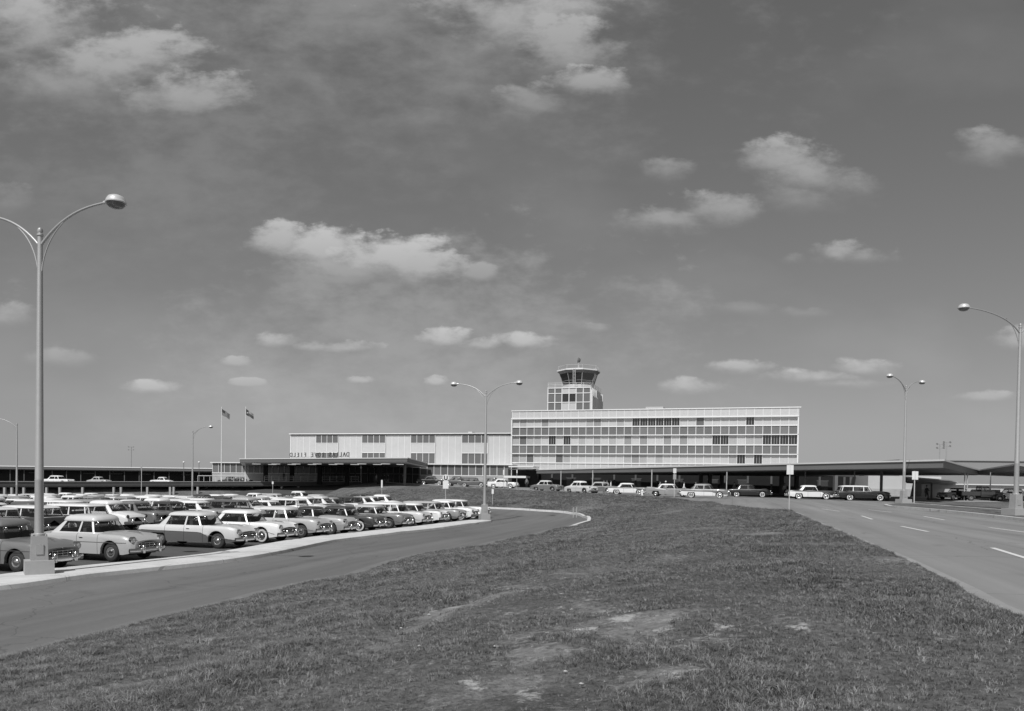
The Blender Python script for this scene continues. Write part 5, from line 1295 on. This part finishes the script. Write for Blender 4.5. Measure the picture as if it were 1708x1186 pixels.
def pickup(x, y, z, rz, cb, label):
    T = thing('pickup_truck', label, 'pickup truck', (x, y, z), rz)
    pb = P_[cb]
    b = MB()   # lower body: bed, cab, long rounded hood with separate fenders
    prof = lambda pts, w0, w1: None
    b.box((-1.45, 0, .62), (2.0, 1.1, .25), mi=1); b.box((.9, 0, .5), (3.2, .9, .3), mi=1)
    b.build('chassis', [m_cdark, m_cdark], T)
    b = MB(); b.box((-1.5, .72, .88), (2.1, .06, .46)); b.box((-1.5, -.72, .88), (2.1, .06, .46)); b.box((-2.53, 0, .88), (.06, 1.5, .46)); b.box((-.47, 0, .88), (.06, 1.5, .46)); b.box((-1.5, 0, .68), (2.1, 1.42, .05)); b.build('cargo_bed', pb, T)
    def loft(secs, n=16, pw=3.2):
        vs = []; fs = []
        for (xx, w, z0, z1) in secs:
            for k in range(n):
                a = 2*math.pi*k/n; c, s = math.cos(a), math.sin(a)
                vs.append((xx, w*math.copysign(abs(c)**(2/pw), c), (z0+z1)/2+(z1-z0)/2*math.copysign(abs(s)**(2/pw), s)))
        for i in range(len(secs)-1):
            for k in range(n): fs.append((i*n+k, i*n+(k+1) % n, (i+1)*n+(k+1) % n, (i+1)*n+k))
        fs += [tuple(range(n)), tuple((len(secs)-1)*n+k for k in range(n))]; return vs, fs
    b = MB(); b.add(*loft([(-.42,.78,.5,1.18),(-.4,.82,.45,1.22),(.85,.82,.45,1.22),(.95,.76,.5,1.2)])); b.add(*loft([(.9,.62,.6,1.2),(1.6,.55,.6,1.16),(2.2,.42,.6,1.08),(2.32,.34,.64,1.0)])); b.build('cab_body', pb, T, 50)
    b = MB(); b.add(*loft([(-.36,.66,1.5,1.74),(-.3,.72,1.56,1.80),(.35,.72,1.56,1.8),(.55,.64,1.52,1.72)]))
    for (xx, yy, xt) in ((-.34,.70,-.3),(.75,.74,.5),(.12,.76,.1)):
        for s in (1, -1): b.tube([(xx, s*yy, 1.15), (xt, s*.68, 1.62)], .045, 6)
    b.build('cab_roof', pb, T, 50)
    vs = []; g = MB(); lo = [(-.36,-.72),(.78,-.72),(.86,0),(.78,.72),(-.36,.72)]; hi = [(-.32,-.66),(.50,-.66),(.56,0),(.50,.66),(-.32,.66)]
    g.add([(a, c, 1.18) for a, c in lo]+[(a, c, 1.6) for a, c in hi], [(i, (i+1) % 5, 5+(i+1) % 5, 5+i) for i in range(5)]); g.build('window_glass', m_cglass, T)
    for s in (1, -1):
        for xx in (1.62, -1.55):
            q = MB(); pts = []
            for a in np.linspace(R(-5), R(185), 12): pts.append((.46*math.cos(a), 0, .38+.44*math.sin(a)))
            v = [(p[0], dy, p[2]) for p in pts for dy in (-.17, .17)]; q.add(v, [(2*i, 2*i+1, 2*i+3, 2*i+2) for i in range(11)])
            vv = [(p[0], s*.17, p[2]) for p in pts]+[(.32*math.cos(a), s*.17, .36+.34*math.sin(a)) for a in np.linspace(R(-5), R(185), 12)]
            q.add(vv, [(i, i+1, 12+i+1, 12+i) for i in range(11)])
            f = q.build('fender', pb, T, 40); f.location = (xx, s*.74, 0)
            w = obj('wheel', WH['tyre0'], T, (xx, s*.76, .345), 0 if s > 0 else math.pi); obj('hubcap', WH['hub_small'], w)
        obj('headlight', PARTS['post_sedan']['head'], T, (2.1, s*.62, .82))
    o = obj('bumper', bumper_mesh(.8, True, 2.35), T); o2 = obj('grille', PARTS['round_sedan']['grille'], T, (-.15, 0, .12))
    q = MB(); q.box((-.15, 0, 1.12), (.16, 1.2, .42)); q.build('seat', m_seat, T)
    return T
x, y = pxy(1638, 92); pickup(x, y, G(x, y), R(-6), 'dark', 'dark old pickup truck parked behind the canopy columns at far right')
x, y = pxy(516, 92); pickup(x, y, G(x, y), R(-30), 'black', 'black pickup truck with boxy cab in the far rows of the parking lot')
# ---------------- street lamps ----------------
def street_lamp(px, py_base, zb, label, az, H=10.4, arms=(1,1), run=2.75, plinth=.76, rot=R(35), high=False, s=1.0):
    p = Pz(px, py_base, zb); T = thing('street_lamp', label, 'street lamp', (p.x, p.y, zb), 0, 'street lamps')
    b = MB(); b.box((0,0,.20), (plinth, plinth, .44), rz=rot, taper=.985); b.build('plinth', m_walk, T)
    b = MB(); b.box((0,0,.78), (.46,.46,.74), rz=rot, taper=.88); 
    for k in range(4):
        a = rot+math.pi/4+k*math.pi/2; b.lathe([(.035,1.15),(.035,1.19),(0,1.21)], 6, M=Matrix.Translation((.24*math.cos(a), .24*math.sin(a), 0)))
    b.build('base_housing', m_steel, T, 30)
    b = MB(); b.lathe([(.19,1.15),(.19,1.2),(.125,1.23),(.12,2.8),(.125,2.82),(.118,2.85),(.07,H-.35),(.066,H-.3)], 18); b.lathe([(.09,H-.3),(.09,H-.25),(.06,H-.22),(.085,H-.16),(.06,H-.08),(0,H-.05)], 14)
    b.build('pole', m_steel, T, 40)
    b = MB(); b.box((.235*math.cos(rot-1.57),.235*math.sin(rot-1.57),.75),(.03,.2,.3), rz=rot-1.57); b.build('access_plate', m_steel, T)
    for k, on in enumerate(arms):
        if not on: continue
        a = az + k*math.pi; d = Vector((math.cos(a), math.sin(a), 0)); z0 = H-.55
        def bz(p0, p1, p2, p3, n=16):
            return [p0*(1-t)**3+p1*3*t*(1-t)**2+p2*3*t*t*(1-t)+p3*t**3 for t in np.linspace(0, 1, n)]
        f = lambda u, z: d*u + Vector((0,0,z))
        main = bz(f(.06,z0), f(.75,z0+.72), f(run*.55,z0+1.0), f(run-.28,z0+1.04)); br = bz(f(.07,z0-.8), f(.16,z0-.1), f(.5,z0+.36), f(1.05,z0+.73))
        q = MB(); q.tube(main, list(np.linspace(.042,.03,16)), 8); q.tube(br, .022, 6); ar = q.build('arm', m_steel, T, 50)
        hd = f(run, z0+1.03)
        q = MB(); M = Matrix.Translation(hd)
        q.tube([f(run-.42, z0+1.04), f(run-.12, z0+1.05)], [.05,.075], 10)
        q.lathe([(.29,-.05),(.295,-.02),(.275,0),(.26,.06),(.21,.14),(.11,.185),(0,.195)], 22, M=M); q.build('lamp_head', mat('lamp_aluminium', .62, .32, metal=.3), ar, 40)
        q = MB(); q.lathe([(.255,-.055),(.24,-.11),(.18,-.165),(.09,-.195),(0,-.2)], 22, M=M); q.build('lamp_globe', mat('lamp_globe', .16, .12, spec=.8), ar, 60)
    return T
A0 = math.atan2(-.275, .961)
street_lamp(65, 957, 0.13, 'tall double armed street lamp nearest the camera, on the kerb beside the parked cars', A0)
street_lamp(808, 866.0, 0.13, 'double armed street lamp at the tip of the kerb island in mid picture', A0, rot=R(20))
street_lamp(1507, 840.5, 1.72, 'double armed street lamp at the end of the grass strip before the canopy corner', math.atan2(-.62,-.78), rot=R(10), plinth=.95, run=3.0)
street_lamp(1694, 861, 1.66, 'street lamp cut by the right edge, standing on the near grass strip', math.atan2(-.30,-.95), rot=R(10), plinth=.95, run=3.9, H=10.35)
def flat_lamp(px, Y, zb, label, az, arms, H=10.4):
    q = P(px, 806, Y); d = Pz(px, 806, zb) if False else None
    T = street_lamp(px, 900, 0.0, label, az, H=H, arms=arms); T.location = (q.x, q.y, zb); return T
flat_lamp(28, 95, -.85, 'distant street lamp with one arm at far left, rising behind the rear rows', math.pi+.1, (1,0))
flat_lamp(321, 107, -.7, 'distant single armed street lamp left of the flagpoles', 0.0-.2, (1,0))

# ---------------- flagpoles ----------------
def flagpole(px, Y, top, zb, label, us):
    q = P(px, 806, Y); T = thing('flagpole', label, 'flagpole', (q.x, q.y, zb), 0, 'flagpoles'); H = top-zb
    b = MB(); b.lathe([(.16,0),(.16,.15),(.09,.3),(.085,H*.5),(.05,H-.1),(.045,H)], 10); b.lathe([(0,H),(.09,H+.05),(.1,H+.12),(.06,H+.2),(0,H+.22)], 10); b.build('pole', m_white, T, 40)
    # flag hanging half furled, blown to the right
    nx, nz = 26, 13; W_, Hh = 1.55, 1.15
    F = thing('flag', 'striped flag with dark canton blowing from the left flagpole' if us else 'dark flag with a single pale star blowing from the right flagpole', 'flag', (q.x, q.y, zb))
    vs = []; fs = []; ms = []
    for i in range(nx+1):
        u = i/nx
        for j in range(nz+1):
            v = j/nz
            x = .06+u*W_*.95; y = .16*math.sin(u*8+v*1.2)*u + .05*math.sin(u*15); z = H-.15-v*Hh*(1-.12*u)-1.05*u*W_*.62 - .05*math.sin(u*9)
            vs.append((x, y, z))
    for i in range(nx):
        for j in range(nz):
            fs.append((i*(nz+1)+j, (i+1)*(nz+1)+j, (i+1)*(nz+1)+j+1, i*(nz+1)+j+1))
            u = (i+.5)/nx; v = (j+.5)/nz
            if us: mi = 2 if (u < .42 and j < 7) else (0 if j % 2 == 0 else 1)
            else: mi = 2 if u < .36 else (1 if v < .5 else 0)
            ms.append(mi)
    b = MB(); b.add(vs, fs, ms); o = b.build('flag_cloth', [mat('flag_red', .07, .8), mat('flag_pale', .26, .8), mat('flag_blue', .035, .8)], F, 60)
    if not us:
        st = MB(); pts = []
        for k in range(10):
            r = .2 if k % 2 == 0 else .08; a = math.pi/2+k*math.pi/5; pts.append((.36+r*math.cos(a), -.09, H-.95+r*math.sin(a)))
        st.add(pts+[(.36,-.09,H-.95)], [(k, (k+1) % 10, 10) for k in range(10)]); st.build('star', mat('flag_white', .5, .8), F)
flagpole(369, 150, 3.05+(799.5-681)/8.67, 2.3, 'tall white flagpole flying the striped flag beside the entrance canopy', True)
flagpole(409, 152, 3.05+(800-681)/8.55, 2.5, 'tall white flagpole flying the single star flag by the canopy corner', False)

# ---------------- signs ----------------
def sign_post(px, py_base, Y, H, label, panels, r=.03, zb=None, m_=None):
    q = P(px, 806, Y); zb = G(q.x, q.y) if zb is None else zb
    T = thing('road_sign', label, 'sign', (q.x, q.y, zb), 0)
    b = MB(); b.tube([(0,0,-.1),(0,0,H)], r, 8); b.build('post', m_post, T, 40)
    for (z, w, h_, mm) in panels:
        c = MB(); c.box((0,-r-.012,z), (w,.012,h_)); c.build('panel', mm, T)
        if w > .3:
            c = MB()
            for k in range(3): c.box((0,-r-.021,z+h_*(.28-.28*k)), (w*.62,.004,h_*.045))
            c.build('lettering', mat('sign_lettering', .45, .6), T)
    return T
m_signg = mat('sign_grey', .3, .6)
sign_post(1317, 852, 46.5, 2.85, 'white sign of two upright panels on a pole at the point of the grass', [])
T = [o for o in bpy.data.objects if o.name.startswith('road_sign')][-1]
for dx in (-.105, .105):
    c = MB(); c.box((dx,-.045,2.48), (.195,.012,.56)); c.build('panel', m_signw, T)
sign_post(1125, 829, 90, 3.35, 'pole with small white sign above a grey one beside the light grey finned car', [(3.05,.36,.55,m_signw),(2.35,.36,.6,m_signg)], r=.045)
sign_post(1212, 829, 98, 3.1, 'thin pale post seen edge on at the kerb right of the grey and white sedan', [(2.5,.12,1.0,m_signg)], r=.06)
sign_post(637, 828, 112, 2.6, 'small white sign on a post at the foot of the bank', [(2.1,.22,1.1,m_signw)], r=.04, zb=.6)
sign_post(822, 844, 82, 1.9, 'small pale sign on a post on the bank right of the middle lamp', [(1.6,.22,.5,m_signw)], r=.03, zb=.55)
sign_post(840, 815, 124, 2.9, 'small white sign high on a post behind the kerb by the stone wall', [(2.6,.24,.8,m_signw)], r=.03)
sign_post(862, 817, 120, 3.3, 'pale post with narrow sign at the left end of the forecourt', [(2.8,.15,.5,m_signw)], r=.03)
sign_post(602, 803, 143, 3.0, 'small white sign on a post at the right end of the deck railing', [(2.7,.24,.5,m_signw)], r=.04, zb=2.9)
sign_post(455, 826, 120, 3.4, 'thin post with small sign in front of the underpass openings', [(3.2,.25,.4,m_signw)], r=.04, zb=-.6)
sign_post(236, 826, 125, 6.0, 'twin topped thin post rising behind the rear rows near the deck', [(5.6,.3,.25,m_signg)], r=.06, zb=-.9)
def u_sign():
    q = P(743.5, 806, 86.5); zb = .75; T = thing('round_sign', 'round topped white sign with a black U in a circle above a square panel', 'sign', (q.x, q.y, zb))
    b = MB(); b.tube([(0,0,-.4),(0,0,2.9)], .04, 8); b.build('post', m_post, T)
    b = MB(); b.box((0,-.05,2.02), (.62,.02,.86)); b.build('panel', m_signw, T)
    RX = Matrix.Rotation(R(90), 4, 'X')
    b = MB(); b.lathe([(.36,.0),(.36,.02)], 24, M=Matrix.Translation((0,-.045,2.80)) @ RX); b.build('disc', m_signw, T)
    cu = bpy.data.curves.new('letter', 'FONT'); cu.body = 'U'; cu.size = .62; cu.extrude = .006; cu.offset = .025; cu.align_x = 'CENTER'
    tmp = bpy.data.objects.new('tmp', cu); COL.objects.link(tmp); dg = bpy.context.evaluated_depsgraph_get(); me = bpy.data.meshes.new_from_object(tmp.evaluated_get(dg)); bpy.data.objects.remove(tmp)
    for v in me.vertices: v.co = (v.co.x, -.085-v.co.z, v.co.y+2.58)
    me.name = 'letter'; me.materials.clear(); me.materials.append(m_black); obj('letter', me, T)
u_sign()
# right-lamp sign
q = Pz(1513, 839.5, 1.72); T = thing('road_sign', 'white pair of sign panels on a thick post beside the lamp before the canopy corner', 'sign', (q.x+.12, q.y-1.0, 1.7))
b = MB(); b.tube([(0,0,0),(0,0,2.95)], .05, 8); b.build('post', m_post, T)
for dx in (-.14, .15): b = MB(); b.box((dx,-.07,2.55), (.26,.015,.75)); b.build('panel', m_signw, T)
# markers at the turnaround
for px, lb in ((957,'left of two short pale marker stakes in the grass by the turnaround'),(962.5,'right of two short pale marker stakes in the grass by the turnaround')):
    q = P(px, 806, 66.5); b = MB(); b.tube([(0,0,-.1),(0,0,.85)], .028, 6); b.tube([(0,0,.7),(0,0,.86)], .034, 6)
    o = b.build('marker_stake', m_post); o.location = (q.x, q.y, G(q.x, q.y)+.05); tag(o, lb, 'marker post', 'marker stakes at the turnaround')
def hydrant():
    q = P(1071.5, 806, 94); T = thing('fire_hydrant', 'short white fire hydrant at the top edge of the grass', 'fire hydrant', (q.x, q.y, G(q.x, q.y)+.05))
    b = MB(); b.lathe([(.19,0),(.19,.05),(.12,.07),(.11,.5),(.15,.52),(.15,.56),(.12,.62),(.05,.7),(.03,.76),(0,.77)], 14); b.build('barrel', m_signw, T, 40)
    for a in (-.18, .18): b = MB(); b.tube([(0,0,.4),(a,0,.4)], .055, 8); b.build('nozzle', m_signw, T, 40)
hydrant()
# low timber guard at the right lamp base
q = Pz(1702, 852, 1.75); a = Pz(1694, 861, 1.66)
b = MB(); b.box((a.x+1.35, a.y-.35, 1.98), (1.5,.12,.2)); 
o = b.build('guard_beam', m_walk); tag(o, 'short pale horizontal beam beside the right hand lamp base', 'barrier')

# ---------------- floodlight masts, globe lamps ----------------
def flood(px, top, Y, label, n=4):
    q = P(px, top, Y); T = thing('floodlight_mast', label, 'floodlight', (q.x, q.y, 1.5), 0, 'floodlight masts')
    H = q.z-1.5; b = MB(); b.tube([(0,0,0),(0,0,H)], .12, 8); b.build('mast', m_steel, T)
    for zz in (H-.15, H-1.1): b = MB(); b.tube([(-.9,0,zz),(.9,0,zz)], .05, 6); b.build('crossarm', m_steel, T)
    for zz in (H-.15, H-1.1):
        for xx in (-.8, .8): b = MB(); b.lathe([(.08,-.15),(.28,.12),(0,.12)], 12, M=Matrix.Translation((xx,-.1,zz)) @ Matrix.Rotation(R(70), 4, 'X')); b.build('floodlight', mat('radar_grey', .12, .6), T)
flood(1568, 740, 190, 'left of two floodlight masts showing above the canopy at right'); flood(1579, 737, 196, 'right of two floodlight masts showing above the canopy at right')
flood(219, 745, 260, 'thin distant mast standing alone above the long covered walk')
for px, lb in ((306.5,'left globe lamp above the long covered walk roof'),(332,'right globe lamp above the long covered walk roof')):
    q = P(px, 771, 168); T = thing('globe_lamp', lb, 'lamp', (q.x, q.y, 2.3), 0, 'globe lamps')
    b = MB(); b.tube([(0,0,0),(0,0,q.z-2.3)], .05, 8); b.build('post', m_fascia, T)
    b = MB(); b.lathe([(0,-.22),(.15,-.16),(.22,0),(.15,.16),(0,.22)], 14, M=Matrix.Translation((0,0,q.z-2.3))); b.build('globe', m_signw, T, 80)

# ---------------- people ----------------
def person_mesh(pose, hat):
    bm = bmesh.new(); sk = bm.verts.layers.skin.verify(); V = {}
    st = {'stand': dict(lf=(.10,.02), rf=(-.10,-.02), lk=(.10,.01), rk=(-.10,.0), lh=(.24,-.05,.82), rh=(-.24,-.05,.82), le=(.25,.03,1.08), re=(-.25,.03,1.08)),
          'walk': dict(lf=(.09,-.30), rf=(-.09,.34), lk=(.10,-.20), rk=(-.10,.08), lh=(.25,.22,.92), rh=(-.25,-.26,.92), le=(.25,.10,1.10), re=(-.25,-.03,1.08)),
          'carry': dict(lf=(.10,-.12), rf=(-.10,.14), lk=(.10,-.10), rk=(-.10,.02), lh=(.12,-.32,1.12), rh=(-.24,.0,.80), le=(.27,-.02,1.10), re=(-.26,.03,1.06))}[pose]
    def v(n, co, r, ry=None): x = bm.verts.new(co); x[sk].radius = (r, ry or r); V[n] = x
    v('hip', (0,0,.94), .14, .10); v('waist', (0,0,1.10), .13, .095); v('chest', (0,.0,1.32), .155, .105); v('neck', (0,0,1.48), .055); v('headb', (0,-.01,1.56), .075); v('head', (0,-.015,1.66), .092); v('top', (0,-.005,1.73), .06)
    v('nose', (0,-.105,1.635), .014)
    for s, a in ((1,'l'),(-1,'r')):
        v(a+'sh', (s*.17,0,1.40), .055); v(a+'el', st[a+'e'], .042); v(a+'wr', (st[a+'h'][0], st[a+'h'][1], st[a+'h'][2]), .028); h_ = Vector(st[a+'h']); dn = (h_-Vector(st[a+'e'])).normalized()
        v(a+'pm', h_+dn*.07, .034, .02)
        for k in range(4): v(a+'f%d' % k, h_+dn*(.15+.015*(k in (1,2)))+Vector((0,(k-1.5)*.02,0)), .009)
        v(a+'th', h_+dn*.08+Vector((0,-.045,0)), .01)
        v(a+'hp', (s*.09,0,.90), .095, .10); v(a+'kn', (st[a+'k'][0], st[a+'k'][1]-.02, .50), .062); v(a+'an', (st[a+'f'][0], st[a+'f'][1], .09), .042); v(a+'to', (st[a+'f'][0], st[a+'f'][1]-.17, .045), .04, .032)
    E = [('hip','waist'),('waist','chest'),('chest','neck'),('neck','headb'),('headb','head'),('head','top'),('head','nose')]
    for a in 'lr':
        E += [('chest',a+'sh'),(a+'sh',a+'el'),(a+'el',a+'wr'),(a+'wr',a+'pm'),(a+'pm',a+'th'),('hip',a+'hp'),(a+'hp',a+'kn'),(a+'kn',a+'an'),(a+'an',a+'to')] + [(a+'pm',a+'f%d' % k) for k in range(4)]
    for p, q in E: bm.edges.new((V[p], V[q]))
    V['hip'][sk].use_root = True
    me = bpy.data.meshes.new('person_base'); bm.to_mesh(me); bm.free()
    o = bpy.data.objects.new('person_tmp', me); COL.objects.link(o); o.modifiers.new('s', 'SKIN').use_smooth_shade = True; sb = o.modifiers.new('d', 'SUBSURF'); sb.levels = 1; sb.render_levels = 1
    dg = bpy.context.evaluated_depsgraph_get(); out = bpy.data.meshes.new_from_object(o.evaluated_get(dg)); bpy.data.objects.remove(o)
    out.name = 'person'; out.materials.clear()
    sh = mat('skin_tone', .3, .6)
    for m_ in (sh, m_signw, m_black, m_black): out.materials.append(m_)
    hp = Vector(st['lh']), Vector(st['rh'])
    for p in out.polygons:
        c = p.center; mi = 0
        if c.z < .10: mi = 3
        elif c.z < .98 and abs(c.x) < .205: mi = 2
        elif c.z < 1.475 and min((c-hp[0]).length, (c-hp[1]).length) > .2: mi = 1
        elif c.z < 1.475 and min((c-hp[0]).length, (c-hp[1]).length) > .03 and c.z > min(hp[0].z, hp[1].z)+.02: mi = 1
        p.material_index = mi
    return out
PM = {k: person_mesh(k, 0) for k in ('stand', 'walk', 'carry')}
def hair_mesh():
    b = MB(); b.lathe([(.098,-.03),(.107,.03),(.09,.085),(.05,.115),(0,.122)], 14, M=Matrix.Translation((0,.012,1.665)) @ Matrix.Rotation(R(-12), 4, 'X')); return b.mesh('hair', m_black, smooth=60)
def hat_mesh():
    b = MB(); b.lathe([(.17,.0),(.175,.012),(.10,.02),(.098,.10),(.07,.125),(0,.115)], 16, M=Matrix.Translation((0,0,1.72))); return b.mesh('hat', m_signw, smooth=40)
HM, HT = hair_mesh(), hat_mesh()
tops = {'w': m_signw, 'g': mat('cloth_grey', .2, .8), 'd': mat('cloth_dark', .03, .8), 'p': mat('cloth_pale', .4, .8)}
def person(px, Y, pose, top, low, rz, label, hat=False, z=None):
    x, y = pxy(px, Y); zz = G(x, y)+.01 if z is None else z
    o = obj('person', PM[pose], None, (x, y, zz), rz); tag(o, label, 'person', 'people outside the terminal')
    o.material_slots[1].link = 'OBJECT'; o.material_slots[1].material = tops[top]; o.material_slots[2].link = 'OBJECT'; o.material_slots[2].material = tops[low]
    obj('hat' if hat else 'hair', HT if hat else HM, o); return o
person(1007, 112, 'stand', 'w', 'd', .4, 'person in a white shirt, left of three standing behind the grey hardtop')
person(1012.5, 113, 'carry', 'p', 'g', -.3, 'person in a pale shirt, middle of three standing behind the grey hardtop')
person(1019, 111, 'stand', 'w', 'g', 1.2, 'person in a white shirt, right of three standing behind the grey hardtop')
person(1101, 101, 'stand', 'p', 'd', .8, 'person in pale jacket standing behind the light grey finned car')
person(1110.5, 102, 'carry', 'w', 'd', -.5, 'person in a white hat and shirt behind the light grey finned car', True)
person(1141, 100, 'walk', 'w', 'd', 1.3, 'person in a white shirt stepping away right of the double sign post')
person(1161, 99, 'walk', 'w', 'g', -1.3, 'person in a white shirt bending past the roof of the two tone sedan')
person(1309, 105, 'stand', 'w', 'd', .2, 'person in a white shirt alone in the shade left of the white flanked hardtop')
person(1225, 106, 'stand', 'g', 'd', .5, 'person in grey in the dark behind the black formal sedan')
person(878.5, 138, 'stand', 'g', 'd', 0, 'person in grey at the dark recessed entrance beside the office block')
person(641, 141, 'walk', 'd', 'g', 1.4, 'person in dark jacket, left of two walking under the entrance canopy')
person(647.5, 140.5, 'walk', 'd', 'g', -1.2, 'person in dark jacket, right of two walking under the entrance canopy')
person(672, 139, 'stand', 'd', 'd', .2, 'person dressed in black by the corner column of the entrance canopy')
person(628, 143, 'stand', 'p', 'g', .2, 'person in pale clothes beside the dark lobby windows')
person(1546, 94, 'carry', 'd', 'd', .3, 'person dressed in black standing by the small canopy pier')
person(473, 158, 'stand', 'd', 'd', .3, 'person in dark clothes behind the deck railing', z=2.85)
